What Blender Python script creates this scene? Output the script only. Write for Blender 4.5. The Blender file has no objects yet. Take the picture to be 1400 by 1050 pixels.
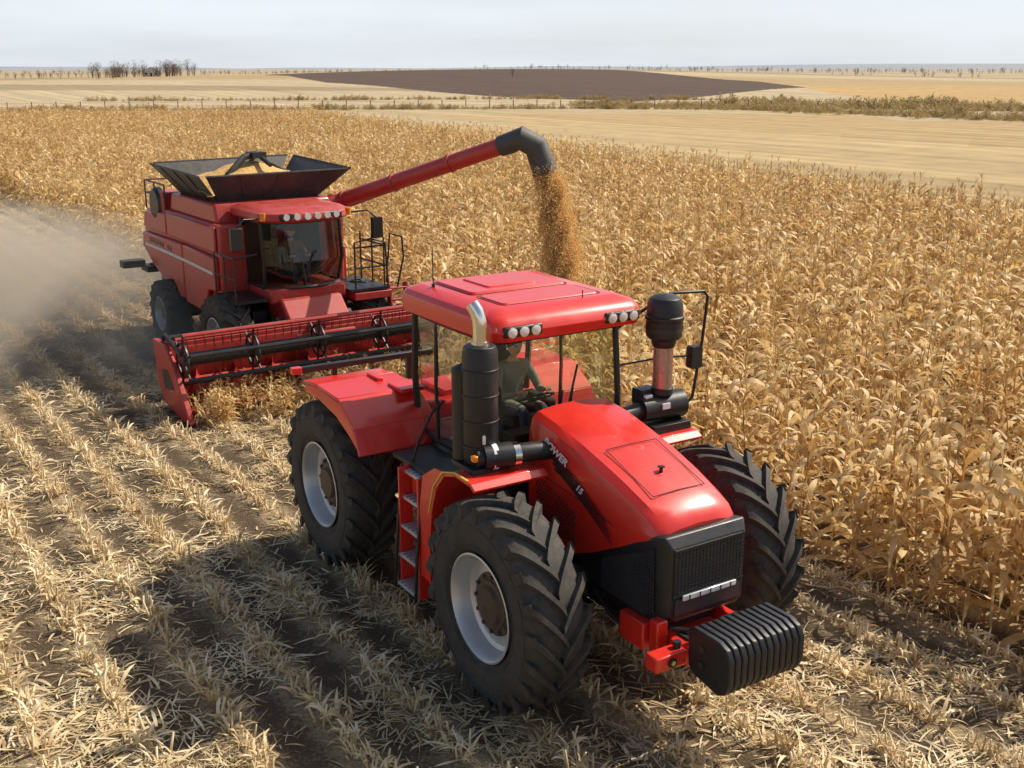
import bpy,bmesh,math,random
import numpy as np
from mathutils import Vector,Matrix,Euler
R=math.radians
rnd=random.Random(7); rng=np.random.default_rng(7)
S=bpy.context.scene
COL=S.collection
H=5.76
# ---------------------------------------------------------------- materials
def nt(m):
    m.use_nodes=True; t=m.node_tree; t.nodes.clear(); return t,t.nodes,t.links
def mixc(N,L,fac,a,b,bt='MIX'):
    n=N.new('ShaderNodeMix'); n.data_type='RGBA'; n.blend_type=bt
    for s,v in ((0,fac),(6,a),(7,b)):
        if hasattr(v,'is_linked') or hasattr(v,'links'): L.new(v,n.inputs[s])
        else: n.inputs[s].default_value = v if s==0 else (v[0],v[1],v[2],1)
    return n.outputs[2]
def mth(N,L,op,a,b=None,clamp=False):
    n=N.new('ShaderNodeMath'); n.operation=op; n.use_clamp=clamp
    for i,v in enumerate((a,b)):
        if v is None: continue
        if hasattr(v,'links'): L.new(v,n.inputs[i])
        else: n.inputs[i].default_value=v
    return n.outputs[0]
def noise(N,L,vec,scale,detail=4,rough=.6):
    n=N.new('ShaderNodeTexNoise'); n.inputs['Scale'].default_value=scale
    n.inputs['Detail'].default_value=detail; n.inputs['Roughness'].default_value=rough
    if vec is not None: L.new(vec,n.inputs['Vector'])
    return n.outputs['Fac']
def mrange(N,L,v,a,b,c=0,d=1):
    n=N.new('ShaderNodeMapRange'); L.new(v,n.inputs[0])
    for i,x in enumerate((a,b,c,d)): n.inputs[i+1].default_value=x
    return n.outputs[0]
def mat(name,c,rough=.5,metal=0,coat=0,var=.12,scale=5,dust=0,bump=0,bscale=60,emis=0):
    m=bpy.data.materials.new(name); t,N,L=nt(m)
    o=N.new('ShaderNodeOutputMaterial'); p=N.new('ShaderNodeBsdfPrincipled')
    tc=N.new('ShaderNodeTexCoord').outputs['Object']
    f=mrange(N,L,noise(N,L,tc,scale,6,.65),.3,.7)
    base=mixc(N,L,f,[x*(1-var) for x in c],[min(1,x*(1+var)) for x in c])
    r=mrange(N,L,f,0,1,max(.02,rough-.06),min(1,rough+.08))
    if dust>0:
        g=N.new('ShaderNodeNewGeometry'); sx=N.new('ShaderNodeSeparateXYZ'); L.new(g.outputs['Normal'],sx.inputs[0])
        up=mrange(N,L,sx.outputs[2],-.3,1,.35,1)
        d1=mrange(N,L,noise(N,L,tc,scale*2.3,8,.75),.38,.72,0,1)
        fac=mth(N,L,'MULTIPLY',mth(N,L,'MULTIPLY',d1,up),dust,True)
        base=mixc(N,L,fac,base,(.42,.31,.19))
        r=mth(N,L,'ADD',r,mth(N,L,'MULTIPLY',fac,.6),True)
    L.new(base,p.inputs['Base Color']); L.new(r,p.inputs['Roughness'])
    p.inputs['Metallic'].default_value=metal
    if coat: p.inputs['Coat Weight'].default_value=coat; p.inputs['Coat Roughness'].default_value=.08
    if bump:
        b=N.new('ShaderNodeBump'); b.inputs['Strength'].default_value=bump; b.inputs['Distance'].default_value=.01
        L.new(noise(N,L,tc,bscale,4),b.inputs['Height']); L.new(b.outputs[0],p.inputs['Normal'])
    L.new(p.outputs[0],o.inputs[0]); return m
def glassmat(name,tint,refl=.12):
    m=bpy.data.materials.new(name); t,N,L=nt(m)
    o=N.new('ShaderNodeOutputMaterial'); tr=N.new('ShaderNodeBsdfTransparent'); gl=N.new('ShaderNodeBsdfGlossy')
    tr.inputs[0].default_value=(*tint,1); gl.inputs['Roughness'].default_value=.03
    lw=N.new('ShaderNodeLayerWeight'); lw.inputs[0].default_value=.35
    f=mrange(N,L,lw.outputs['Fresnel'],0,1,refl*.2,.32)
    mx=N.new('ShaderNodeMixShader'); L.new(f,mx.inputs[0]); L.new(tr.outputs[0],mx.inputs[1]); L.new(gl.outputs[0],mx.inputs[2])
    L.new(mx.outputs[0],o.inputs[0]); return m
def leafmat(name,cols,trans=.35,rough=.6):
    m=bpy.data.materials.new(name); t,N,L=nt(m)
    o=N.new('ShaderNodeOutputMaterial'); p=N.new('ShaderNodeBsdfPrincipled'); tl=N.new('ShaderNodeBsdfTranslucent')
    oi=N.new('ShaderNodeObjectInfo'); g=N.new('ShaderNodeNewGeometry')
    n1=noise(N,L,g.outputs['Position'],9,3); 
    v=mth(N,L,'ADD',mth(N,L,'MULTIPLY',oi.outputs['Random'],.6),mth(N,L,'MULTIPLY',mrange(N,L,n1,.3,.7),.55),True)
    cr=N.new('ShaderNodeValToRGB'); e=cr.color_ramp.elements
    e[0].position=0; e[0].color=(*cols[0],1); e[1].position=1; e[1].color=(*cols[-1],1)
    for i,c in enumerate(cols[1:-1]):
        x=e.new((i+1)/(len(cols)-1)); x.color=(*c,1)
    L.new(v,cr.inputs[0]); L.new(cr.outputs[0],p.inputs['Base Color']); L.new(cr.outputs[0],tl.inputs[0])
    p.inputs['Roughness'].default_value=rough
    mx=N.new('ShaderNodeMixShader'); mx.inputs[0].default_value=trans
    L.new(p.outputs[0],mx.inputs[1]); L.new(tl.outputs[0],mx.inputs[2]); L.new(mx.outputs[0],o.inputs[0]); return m

RED=mat('red_paint',(.74,.026,.014),.33,0,.45,.07,3,dust=.06)
RED2=mat('dusty_red_paint',(.46,.022,.017),.45,0,.25,.15,2,dust=.30)
BLK=mat('black_plastic',(.014,.014,.015),.42,0,0,.2,6,dust=.05,bump=.1,bscale=200)
BLKD=mat('dusty_black_steel',(.02,.02,.02),.5,0,0,.2,4,dust=.22)
RUB=mat('tire_rubber',(.028,.027,.026),.75,0,0,.2,5,dust=.26,bump=.25,bscale=90)
RUB2=mat('tire_rubber_dusty',(.035,.032,.029),.8,0,0,.2,5,dust=.4,bump=.25,bscale=90)
SIL=mat('silver_rim',(.55,.55,.55),.38,.55,0,.06,6,dust=.15)
HUB=mat('hub_brown_steel',(.09,.06,.045),.55,.3,0,.25,15,dust=.2)
CHR=mat('chrome',(.75,.72,.66),.16,1,0,.08,10)
WHT=mat('white_decal',(.75,.75,.74),.5)
YEL=mat('yellow_strip',(.75,.55,.08),.45)
ORG=mat('amber_lens',(.85,.25,.02),.25,0,.6)
LEN=mat('lamp_lens',(.85,.86,.85),.12,.3,.5)
SEAT=mat('seat_fabric',(.03,.03,.032),.85,bump=.3)
GLA=glassmat('tinted_glass',(.88,.90,.77))
GLB=glassmat('dark_cab_glass',(.64,.68,.60),.2)
MIR=mat('mirror_glass',(.5,.55,.6),.05,1)
GRN=mat('grain',(.62,.36,.11),.7,var=.35,scale=14,bump=.8,bscale=45)
CORN=leafmat('dry_corn_leaf',[(.26,.135,.045),(.62,.385,.135),(.80,.575,.255),(.94,.78,.47)],.35)
STRW=leafmat('straw_litter',[(.34,.22,.10),(.64,.46,.23),(.82,.64,.36),(.93,.80,.54)],.18)
WEED=leafmat('dry_weeds',[(.20,.17,.06),(.36,.27,.10),(.48,.34,.13),(.30,.18,.07)],.3)
BARK=mat('bare_bark',(.16,.11,.08),.9,var=.3)
# ---------------------------------------------------------------- mesh helpers
def empty(name,loc=(0,0,0),rz=0):
    o=bpy.data.objects.new(name,None); COL.objects.link(o); o.location=loc; o.rotation_euler=(0,0,rz); o.empty_display_size=.3; return o
def obj(name,V,F,m,parent=None,smooth=True,ang=35,bev=0,seg=2,recalc=True):
    me=bpy.data.meshes.new(name); me.from_pydata([tuple(v) for v in V],[],F)
    if recalc:
        b=bmesh.new(); b.from_mesh(me); bmesh.ops.recalc_face_normals(b,faces=b.faces); b.to_mesh(me); b.free()
    ms=m if isinstance(m,list) else [m]
    for x in ms: me.materials.append(x)
    if smooth:
        me.polygons.foreach_set('use_smooth',[True]*len(me.polygons)); me.set_sharp_from_angle(angle=R(ang))
    o=bpy.data.objects.new(name,me); COL.objects.link(o)
    if parent: o.parent=parent
    if bev:
        d=o.modifiers.new('b','BEVEL'); d.width=bev; d.segments=seg; d.limit_method='ANGLE'; d.angle_limit=R(30); d.harden_normals=False
    return o
class B:
    def __init__(s): s.V=[];s.F=[]
    def add(s,V,F):
        k=len(s.V); s.V+= [tuple(v) for v in V]; s.F+=[[i+k for i in f] for f in F]; return s
    def box(s,c,d,rot=None):
        x,y,z=[q/2 for q in d]; P=[Vector((a*x,b*y,e*z)) for a in(-1,1) for b in(-1,1) for e in(-1,1)]
        if rot: M=Euler(rot).to_matrix(); P=[M@p for p in P]
        P=[p+Vector(c) for p in P]
        return s.add(P,[[0,1,3,2],[4,6,7,5],[0,4,5,1],[2,3,7,6],[0,2,6,4],[1,5,7,3]])
    def tube(s,pts,r,n=10,cap=True):
        pts=[Vector(p) for p in pts]; rs=r if isinstance(r,(list,tuple)) else [r]*len(pts)
        t0=(pts[1]-pts[0]).normalized(); u=t0.orthogonal().normalized(); V=[];F=[]
        for i,p in enumerate(pts):
            t=(pts[min(i+1,len(pts)-1)]-pts[max(i-1,0)]).normalized()
            u=(u-t*u.dot(t)).normalized(); w=t.cross(u)
            for k in range(n):
                a=2*math.pi*k/n; V.append(p+(u*math.cos(a)+w*math.sin(a))*rs[i])
        for i in range(len(pts)-1):
            for k in range(n): F.append([i*n+k,i*n+(k+1)%n,(i+1)*n+(k+1)%n,(i+1)*n+k])
        if cap: F.append(list(range(n))[::-1]); F.append([len(V)-n+k for k in range(n)])
        return s.add(V,F)
    def prism(s,pts,y0,y1):
        n=len(pts); V=[(x,y0,z) for x,z in pts]+[(x,y1,z) for x,z in pts]
        F=[list(range(n)),list(range(2*n-1,n-1,-1))]+[[i,(i+1)%n,n+(i+1)%n,n+i] for i in range(n)]
        return s.add(V,F)
    def loft(s,secs,cap=True):
        n=len(secs[0]); V=[p for q in secs for p in q]; F=[]
        for i in range(len(secs)-1):
            for k in range(n): F.append([i*n+k,i*n+(k+1)%n,(i+1)*n+(k+1)%n,(i+1)*n+k])
        if cap: F.append(list(range(n))[::-1]); F.append([len(V)-n+k for k in range(n)])
        return s.add(V,F)
    def lathe(s,prof,c,n=48,close=False):  # axis Y, prof (y,r)
        V=[];F=[];m=len(prof)
        for k in range(n):
            a=2*math.pi*k/n
            for y,r in prof: V.append((c[0]+r*math.cos(a),c[1]+y,c[2]+r*math.sin(a)))
        for k in range(n):
            for j in range(m if close else m-1):
                j2=(j+1)%m; F.append([k*m+j,k*m+j2,((k+1)%n)*m+j2,((k+1)%n)*m+j])
        return s.add(V,F)
    def lathez(s,prof,c,n=32):
        V=[];F=[];m=len(prof)
        for k in range(n):
            a=2*math.pi*k/n
            for z,r in prof: V.append((c[0]+r*math.cos(a),c[1]+r*math.sin(a),c[2]+z))
        for k in range(n):
            for j in range(m-1): F.append([k*m+j,((k+1)%n)*m+j,((k+1)%n)*m+j+1,k*m+j+1])
        return s.add(V,F)
    def o(s,name,m,parent=None,**k): return obj(name,s.V,s.F,m,parent,**k)
def sheet(b,pts,y0,y1,th=.035):
    n=len(pts); up=[]; dn=[]
    for i,(x,z) in enumerate(pts):
        a=Vector(pts[max(i-1,0)]); c=Vector(pts[min(i+1,n-1)]); t=(c-a).normalized(); nn=Vector((-t.y,t.x))
        up.append((x,z)); dn.append((x+nn.x*th,z+nn.y*th))
    for i in range(n-1): b.prism([up[i],up[i+1],dn[i+1],dn[i]],y0,y1)
    return b
# ---------------------------------------------------------------- wheel
def wheel(par,nm,cx,cy,Rr,W,side,rub,nl=21,hubm=HUB,rimf=.5):
    k=Rr/1.01; w=W/.6; c=(cx,cy,Rr)
    def rb(y):
        y=abs(y)/w
        if y<.2: return (.955-.25*y*y)*k
        return (.945-(max(0,y-.2)/.1)**2*.10)*k
    half=[(.235,.50),(.275,.56),(.305,.66),(.312,.76),(.302,.84),(.27,.90),(.2,.945),(.1,.953),(0,.955)]
    prof=[(-y*w,r*k) for y,r in half]+[(y*w,r*k) for y,r in half[-2::-1]]
    B().lathe(prof,c,72).o(nm+'_tire',rub,par,ang=50)
    b=B()
    for sd in(-1,1):
        for i in range(nl):
            th0=2*math.pi*(i+(.5 if sd>0 else 0))/nl
            V=[];F=[];ns=6
            for j in range(ns+1):
                u=j/ns; y=sd*(-.02+.325*u)*w; th=th0+.40*u**.85
                yb=min(abs(y),.305*w)
                r0=rb(yb)-.02; r1=(1.01-.012*u-.035*max(0,u-.8)/.2)*k
                hw=(.034+.016*u)*k/ r1
                for (rr,dt,dy) in((r0,-hw*1.35,0),(r1,-hw*.8,0),(r1,hw*.8,0),(r0,hw*1.35,0)):
                    V.append((cx+rr*math.cos(th+dt),cy+y,Rr+rr*math.sin(th+dt)))
            for j in range(ns):
                for q in range(3): F.append([j*4+q,j*4+q+1,(j+1)*4+q+1,(j+1)*4+q])
            F.append([0,1,2,3]); F.append([ns*4+3,ns*4+2,ns*4+1,ns*4]); b.add(V,F)
            r1=.985*k;r0=.84*k;thc=th0+.40
            V=[]
            for rr,yy in((r1,.30),(r0,.318),(r0,.29),(r1-.03,.28)):
                for dt in(-.045,.045): V.append((cx+rr*math.cos(thc+dt),cy+sd*yy*w,Rr+rr*math.sin(thc+dt)))
            b.add(V,[[0,1,3,2],[2,3,5,4],[4,5,7,6],[6,7,1,0],[0,2,4,6],[1,7,5,3]])
    b.o(nm+'_tread_lugs',rub,par,ang=30)
    s=side
    b=B()
    for r_ in(.575,.60,.80):
        yq=np.interp(r_,[.50,.56,.66,.76,.84],[.235,.275,.305,.312,.302])*w*s
        P=[(cx+r_*k*math.cos(2*math.pi*i/60),cy+yq,Rr+r_*k*math.sin(2*math.pi*i/60)) for i in range(61)]; b.tube(P,.006,4,False)
    b.o(nm+'_sidewall_rings',rub,par)
    pr=[(.285,.52),(.29,.505),(.275,.49),(.25,.475),(.20,.465),(.12,.44),(.10,.40),(.115,.34),(.12,.30)]
    B().lathe([(s*y*w,r*k) for y,r in pr],c,56).o(nm+'_rim',SIL,par,ang=40)
    pr=[(-.28,.52),(-.25,.47),(.08,.44)]
    B().lathe([(s*y*w,r*k) for y,r in pr],c,40).o(nm+'_rim_inner',SIL,par)
    pr=[(.118,.305),(.135,.30),(.14,.24),(.155,.235),(.16,.19),(.20,.17),(.205,.08),(.21,.0)]
    b=B().lathe([(s*y*w,r*k) for y,r in pr],c,40)
    for i in range(12):
        a=2*math.pi*i/12
        b.tube([(cx+.27*k*math.cos(a),cy+s*.12*w,Rr+.27*k*math.sin(a)),(cx+.27*k*math.cos(a),cy+s*.165*w,Rr+.27*k*math.sin(a))],.02*k,6)
    b.o(nm+'_hub',hubm,par)
# ---------------------------------------------------------------- tractor
T0=(1.03,9.95,0); TR=R(-57.5)
T=empty('red_tractor',T0,TR)
for nm,x,y,s in(('front_right',0,-1.3,-1),('front_left',0,1.3,1),('rear_right',-3.7,-1.3,-1),('rear_left',-3.7,1.3,1)):
    wheel(T,nm,x,y,1.01,.6,s,RUB)
b=B()
b.box((-.2,0,1.0),(2.6,.62,.5)).box((-2.9,0,1.0),(2.2,.6,.55)).box((-4.3,0,1.0),(.9,.5,.6))
b.tube([(0,-1.15,1.01),(0,1.15,1.01)],.17,14).tube([(-3.7,-1.15,1.01),(-3.7,1.15,1.01)],.19,14)
b.tube([(0,-.95,1.01),(0,-.7,1.01)],.27,16).tube([(0,.95,1.01),(0,.7,1.01)],.27,16)
b.tube([(-3.7,-.95,1.01),(-3.7,-.6,1.01)],.3,16).tube([(-3.7,.95,1.01),(-3.7,.6,1.01)],.3,16)
b.tube([(-1.6,0,.7),(-1.6,0,1.5)],.16,16)
b.box((-1.2,-.55,1.3),(.7,.5,.5)).box((-1.2,.55,1.3),(.7,.5,.5))
b.o('chassis',BLKD,T,bev=.02)
b=B()
for i in range(26):
    x=rnd.uniform(-.7,.6); y=rnd.choice([-1,1])*rnd.uniform(.33,.44); z=rnd.uniform(.75,1.4)
    b.box((x,y,z),(rnd.uniform(.05,.25),.1,rnd.uniform(.05,.2)))
for i in range(10):
    x=rnd.uniform(-.9,.4);y=rnd.choice([-1,1])*.44;z=rnd.uniform(.8,1.5)
    b.tube([(x,y,z),(x+.15,y*1.1,z+.08),(x+.35,y*1.08,z-.05),(x+.5,y*.95,z-.15)],.022,8)
b.o('engine_lines',BLK,T,bev=.008)
# hood
def hsec(x,w,zt,zb):
    return [(x,-w,zb),(x,-w*1.01,(zb+zt-.12)/2),(x,-w*.985,zt-.17),(x,-w*.93,zt-.07),(x,-w*.80,zt-.015),(x,-w*.45,zt+.012),(x,0,zt+.02),(x,w*.45,zt+.012),(x,w*.80,zt-.015),(x,w*.93,zt-.07),(x,w*.985,zt-.17),(x,w*1.01,(zb+zt-.12)/2),(x,w,zb)]
secs=[hsec(-.85,.48,2.46,1.55),hsec(-.78,.52,2.52,1.4),hsec(-.4,.53,2.47,1.28),hsec(0,.525,2.38,1.3),hsec(.3,.52,2.30,1.42),hsec(.6,.51,2.21,1.58),hsec(.9,.495,2.10,1.73),hsec(1.05,.485,2.03,1.80),hsec(1.13,.47,1.96,1.83),hsec(1.165,.44,1.90,1.84)]
B().loft(secs).o('hood',RED,T,ang=28,bev=.012)
b=B()
for y in(-.30,.30): b.tube([(.18,y,2.357),(.88,y,2.127)],.0045,5)
for x,z in((.18,2.363),(.88,2.133)): b.tube([(x,-.30,z-.004),(x,0,z+.003),(x,.30,z-.004)],.0045,5)
for s in(-1,1): b.tube([(-.75,s*.533,1.95),(.1,s*.536,1.88),(.62,s*.522,1.80)],.004,5)
b.o('hood_seams',BLK,T)
B().tube([(.62,0,2.215),(.62,0,2.27)],.018,8).box((.62,0,2.272),(.05,.05,.012)).o('hood_ornament_pin',BLK,T)
for s in(-1,1):
    b=B()
    for i in range(4):
        z0=2.22-.05*i
        x0=-.40+.03*i
        n=10; V=[];F=[]
        for j in range(n+1):
            u=j/n; x=x0+u*.92; z=z0-.42*u**1.25-.01*i*u; hh=.016*(1-.5*u)
            V+= [(x,s*.541,z-hh),(x,s*.541,z+hh)]
        for j in range(n): F.append([2*j,2*j+2,2*j+3,2*j+1])
        b.add(V,F)
    b.o('hood_stripes',BLK,T,recalc=False)
    b=B()
    for ix in range(15):
        for iz in range(13):
            x=-.62+ix*.045+(iz%2)*.022; z=1.42+iz*.038
            if z>1.93-.32*(x+.62): continue
            if z<1.33+.0*(x) + max(0,(x-.0))*.7: continue
            b.tube([(x,s*.526,z),(x,s*.5395,z)],.011,6)
    b.o('hood_vent_holes',BLKD,T)
for tx,sz,px,pz in(('POWER',.115,-.50,2.28),('15',.10,.04,1.98)):
    cu=bpy.data.curves.new('t','FONT'); cu.body=tx; cu.size=sz; cu.extrude=.002; cu.shear=.3; cu.offset=.003
    o=bpy.data.objects.new('hood_lettering',cu); COL.objects.link(o); o.parent=T; o.location=(px,-.544,pz); o.rotation_euler=(R(90),R(20),0); cu.materials.append(WHT)
def grillmat():
    m=bpy.data.materials.new('grille_mesh'); t,N,L=nt(m); o=N.new('ShaderNodeOutputMaterial'); p=N.new('ShaderNodeBsdfPrincipled')
    tc=N.new('ShaderNodeTexCoord').outputs['Object']; v=N.new('ShaderNodeTexVoronoi'); v.inputs['Scale'].default_value=30; v.inputs['Randomness'].default_value=.05
    L.new(tc,v.inputs['Vector']); f=mrange(N,L,v.outputs['Distance'],.25,.42)
    L.new(mixc(N,L,f,(.002,.002,.002),(.045,.045,.047)),p.inputs['Base Color']); p.inputs['Roughness'].default_value=.4
    bb=N.new('ShaderNodeBump'); bb.inputs['Distance'].default_value=.02; L.new(f,bb.inputs['Height']); L.new(bb.outputs[0],p.inputs['Normal'])
    L.new(p.outputs[0],o.inputs[0]); return m
GM=grillmat()
gs=[]
for x,w,zt,zb in((-.02,.49,1.32,1.24),(.3,.505,1.44,1.08),(.6,.505,1.60,1.0),(.9,.50,1.75,1.0),(1.12,.485,1.86,1.03),(1.24,.46,1.90,1.07),(1.31,.42,1.80,1.12)):
    gs.append([(x,-w,zb+.05),(x,-w,zt),(x,-w*.9,zt+.02 if x<1.2 else zt),(x,w*.9,zt+.02 if x<1.2 else zt),(x,w,zt),(x,w,zb+.05),(x,w*.85,zb),(x,-w*.85,zb)])
B().loft(gs).o('grille_body',BLK,T,ang=30,bev=.015)
b=B(); b.add([(1.318,-.40,1.36),(1.318,.40,1.36),(1.3175,.40,1.79),(1.3175,-.40,1.79)],[[0,1,2,3]])
b.box((1.312,0,1.25),(.012,.76,.15))
b.o('front_grille_mesh',GM,T,smooth=False)
for s in(-1,1):
    V=[(.42,s*.508,1.12),(1.05,s*.508,1.1),(1.17,s*.492,1.18),(1.15,s*.495,1.78),(.8,s*.508,1.60),(.42,s*.508,1.42)]
    obj('side_grille_mesh',V,[[0,1,2,3,4,5]],GM,T,smooth=False)
b=B()
for z in(1.36,1.79): b.box((1.318,0,z),(.018,.82,.014))
for i in range(11): b.box((1.321,0,1.40+i*.035),(.008,.80,.006))
for i in range(19): b.box((1.3205,-.36+i*.04,1.575),(.006,.005,.43))
for y in(-.40,.40): b.box((1.31,y,1.58),(.018,.018,.45))
b.o('grille_frame',BLK,T)
B().box((1.335,0,1.335),(.02,.62,.05)).o('front_light_strip',LEN,T,bev=.006)
b=B()
for i in range(5): b.box((1.349,-.24+i*.12,1.335),(.004,.012,.05))
b.o('light_strip_dividers',BLK,T)
# front hitch & weights
b=B()
b.box((1.15,-.36,.88),(.75,.09,.2)).box((1.15,.36,.88),(.75,.09,.2)).box((1.45,0,.92),(.13,.98,.22)).box((1.5,-.62,.93),(.16,.34,.14)).box((1.5,.58,.96),(.14,.26,.12)).box((1.1,0,.84),(.8,.5,.14))
b.box((.98,-.52,.95),(.34,.14,.26)).box((1.25,-.50,1.0),(.12,.12,.3))
b.o('front_hitch_frame',RED,T,bev=.015)
b=B().tube([(1.5,-.50,.8),(1.5,-.50,1.06)],.035,10).tube([(1.585,-.62,.93),(1.60,-.62,.93)],.045,12).box((1.44,-.35,1.02),(.14,.08,.06)).box((1.44,.2,1.04),(.12,.2,.05))
b.tube([(.9,-.3,1.1),(1.1,-.42,1.12),(1.3,-.40,1.06),(1.45,-.3,1.08)],.018,8)
b.o('hitch_pins',BLK,T)
B().tube([(1.601,-.62,.93),(1.604,-.62,.93)],.022,12).o('hitch_marker',YEL,T)
b=B(); prof=[(1.58,.86),(1.64,.80),(1.95,.74),(2.03,.78),(2.08,.88),(2.08,1.10),(2.03,1.19),(1.93,1.23),(1.62,1.23),(1.56,1.18)]
nw=12
for i in range(nw):
    y=-.44+i*.0735; b.prism(prof,y,y+.058)
b.o('front_weight_plates',BLK,T,bev=.012)
pr2=[(x*.94+.109,z*.9+.1) for x,z in prof]
B().prism(pr2,-.43,.42).o('front_weight_core',BLK,T)
b=B()
for z in(.93,1.08):
    b.tube([(1.75,-.455,z),(1.75,-.435,z)],.03,10)
b.o('weight_bolts',BLKD,T)
# fenders, platforms
for s in(-1,1):
    y0,y1=(-1.45,-.62) if s<0 else (.62,1.40)
    fx=-.28 if s<0 else -.36
    b=B(); sheet(b,[(fx,2.03),(fx-.08,2.08),(-.65,2.09),(-.88,2.02),(-1.06,1.82),(-1.17,1.5),(-1.22,1.1),(-1.22,.72)],y0,y1)
    b.o('front_fender',RED,T,bev=.008)
    b=B(); yy=s*1.45
    b.prism([(-.88,2.02),(-1.06,1.82),(-1.17,1.5),(-1.22,1.1),(-1.22,.72),(-1.42,.72),(-1.42,1.5),(-1.35,1.85),(-1.1,2.0)],yy-.02*s,yy-.05*s)
    b.o('fender_skirt',RED,T,bev=.006)
    b=B(); sheet(b,[(-.4,2.103),(-.65,2.107),(-.89,2.038),(-1.075,1.832),(-1.187,1.51)],yy-.010,yy+.010,.012)
    b.o('fender_edge_strip',YEL,T)
    y0,y1=(-1.60,-.6) if s<0 else (.6,1.60)
    b=B(); sheet(b,[(-4.0,2.20),(-3.6,2.24),(-3.0,2.22),(-2.62,1.98),(-2.5,1.72)],y0,y1,.04)
    b.o('rear_fender',RED,T,bev=.01)
    b=B(); yy=s*1.585
    b.prism([(-3.98,2.19),(-3.6,2.23),(-3.02,2.20),(-2.66,1.98),(-2.56,1.78),(-2.75,1.88),(-3.1,2.02),(-3.6,2.10),(-3.98,2.10)],yy,yy-.04*s)
    b.o('rear_fender_lip',RED,T,bev=.008)
b=B().box((-3.35,0,1.62),(1.0,1.1,.9)).box((-3.9,0,1.55),(.5,.9,.6)).o('rear_body',RED,T,bev=.05)
b=B().box((-3.0,-.75,2.27),(.35,.3,.05)).box((-3.5,-.9,2.29),(.3,.08,.04)).box((-3.3,.0,2.1),(.6,.5,.08)).o('rear_deck_plates',RED,T,bev=.01)
b=B().box((-4.0,-.75,2.36),(.08,1.75,.07)).box((-4.0,-.2,2.2),(.07,.07,.3)).box((-4.0,-1.2,2.26),(.06,.06,.2)).o('rear_toolbar',BLK,T,bev=.008)
B().box((-4.0,-1.68,2.36),(.09,.12,.08)).o('toolbar_marker',RED,T,bev=.005)
b=B()
for i,z in enumerate((.48,.80,1.12,1.44,1.72)):
    x=-1.66; b.box((x,-1.36+.03*i,z),(.40,.26,.035))
    for q in range(5): b.box((x-.16+q*.08,-1.36+.03*i,z+.022),(.02,.24,.014))
b.o('step_treads',SIL,T,bev=.004)
b=B()
for x in(-1.87,-1.45): b.box((x,-1.36,1.1),(.03,.16,1.35))
b.o('step_side_plates',RED,T,bev=.006)
b=B()
for x in(-1.89,-1.43): b.tube([(x,-1.50,.42),(x,-1.47,.9),(x,-1.38,1.8)],.018,8)
b.tube([(-1.9,-1.25,1.8),(-1.9,-1.18,2.0),(-1.9,-1.0,2.3),(-1.9,-.86,2.4)],.014,8)
b.box((-1.75,-1.0,1.78),(1.0,.62,.05))
b.o('step_rails',BLK,T,bev=.004)
B().box((-1.95,-.92,1.45),(.9,.42,.55)).o('side_tank',RED,T,bev=.04)
B().box((-1.95,.92,1.45),(.9,.42,.55)).o('side_tank_left',BLK,T,bev=.04)
# cab
b=B()
b.box((-1.9,0,1.72),(1.9,1.44,.3))
b.o('cab_base',BLK,T,bev=.03)
b=B()
for s in(-1,1):
    b.tube([(-.93,s*.70,1.85),(-1.02,s*.76,2.5),(-1.12,s*.78,3.24)],.034,8)
    b.tube([(-2.15,s*.80,1.85),(-2.15,s*.82,2.5),(-2.15,s*.80,3.24)],.022,8)
    b.tube([(-2.75,s*.72,1.85),(-2.75,s*.76,2.5),(-2.70,s*.76,3.24)],.038,8)
    b.tube([(-.93,s*.70,1.87),(-2.15,s*.80,1.87),(-2.75,s*.72,1.87)],.03,8)
    b.tube([(-1.12,s*.78,3.2),(-2.15,s*.80,3.2),(-2.70,s*.76,3.2)],.035,8)
b.tube([(-.93,-.70,1.87),(-.87,0,1.87),(-.93,.70,1.87)],.03,8).tube([(-1.12,-.78,3.2),(-1.06,0,3.2),(-1.12,.78,3.2)],.035,8)
b.tube([(-2.75,-.72,1.87),(-2.75,.72,1.87)],.03,8).tube([(-2.7,-.76,3.2),(-2.7,.76,3.2)],.035,8)
b.o('cab_frame',BLK,T)
def pane(b,q,n=1): b.add(q,[[0,1,2,3]])
b=B(); V=[];F=[]
for j in range(9):
    y=-.69+j*1.38/8; cv=.06*(1-(y/.69)**2); V+=[(-.93+cv,y,1.88),(-1.12+cv,y*1.11,3.2)]
for j in range(8): F.append([2*j,2*j+2,2*j+3,2*j+1])
b.add(V,F).o('windshield',GLA,T,recalc=False)
b=B()
for s in(-1,1):
    pane(b,[(-.95,s*.71,1.88),(-2.12,s*.80,1.88),(-2.13,s*.81,3.2),(-1.13,s*.785,3.2)])
    pane(b,[(-2.18,s*.80,1.88),(-2.72,s*.73,1.88),(-2.68,s*.765,3.2),(-2.17,s*.81,3.2)])
pane(b,[(-2.75,-.70,1.9),(-2.75,.70,1.9),(-2.7,.74,3.2),(-2.7,-.74,3.2)])
b.o('cab_windows',GLA,T,smooth=False,recalc=False)
B().tube([(-.86,-.25,1.93),(-.88,.0,2.15),(-.94,.12,2.62)],.009,6).tube([(-.91,.02,2.36),(-.98,.2,2.85)],.012,6).o('windshield_wiper',BLK,T)
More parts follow.
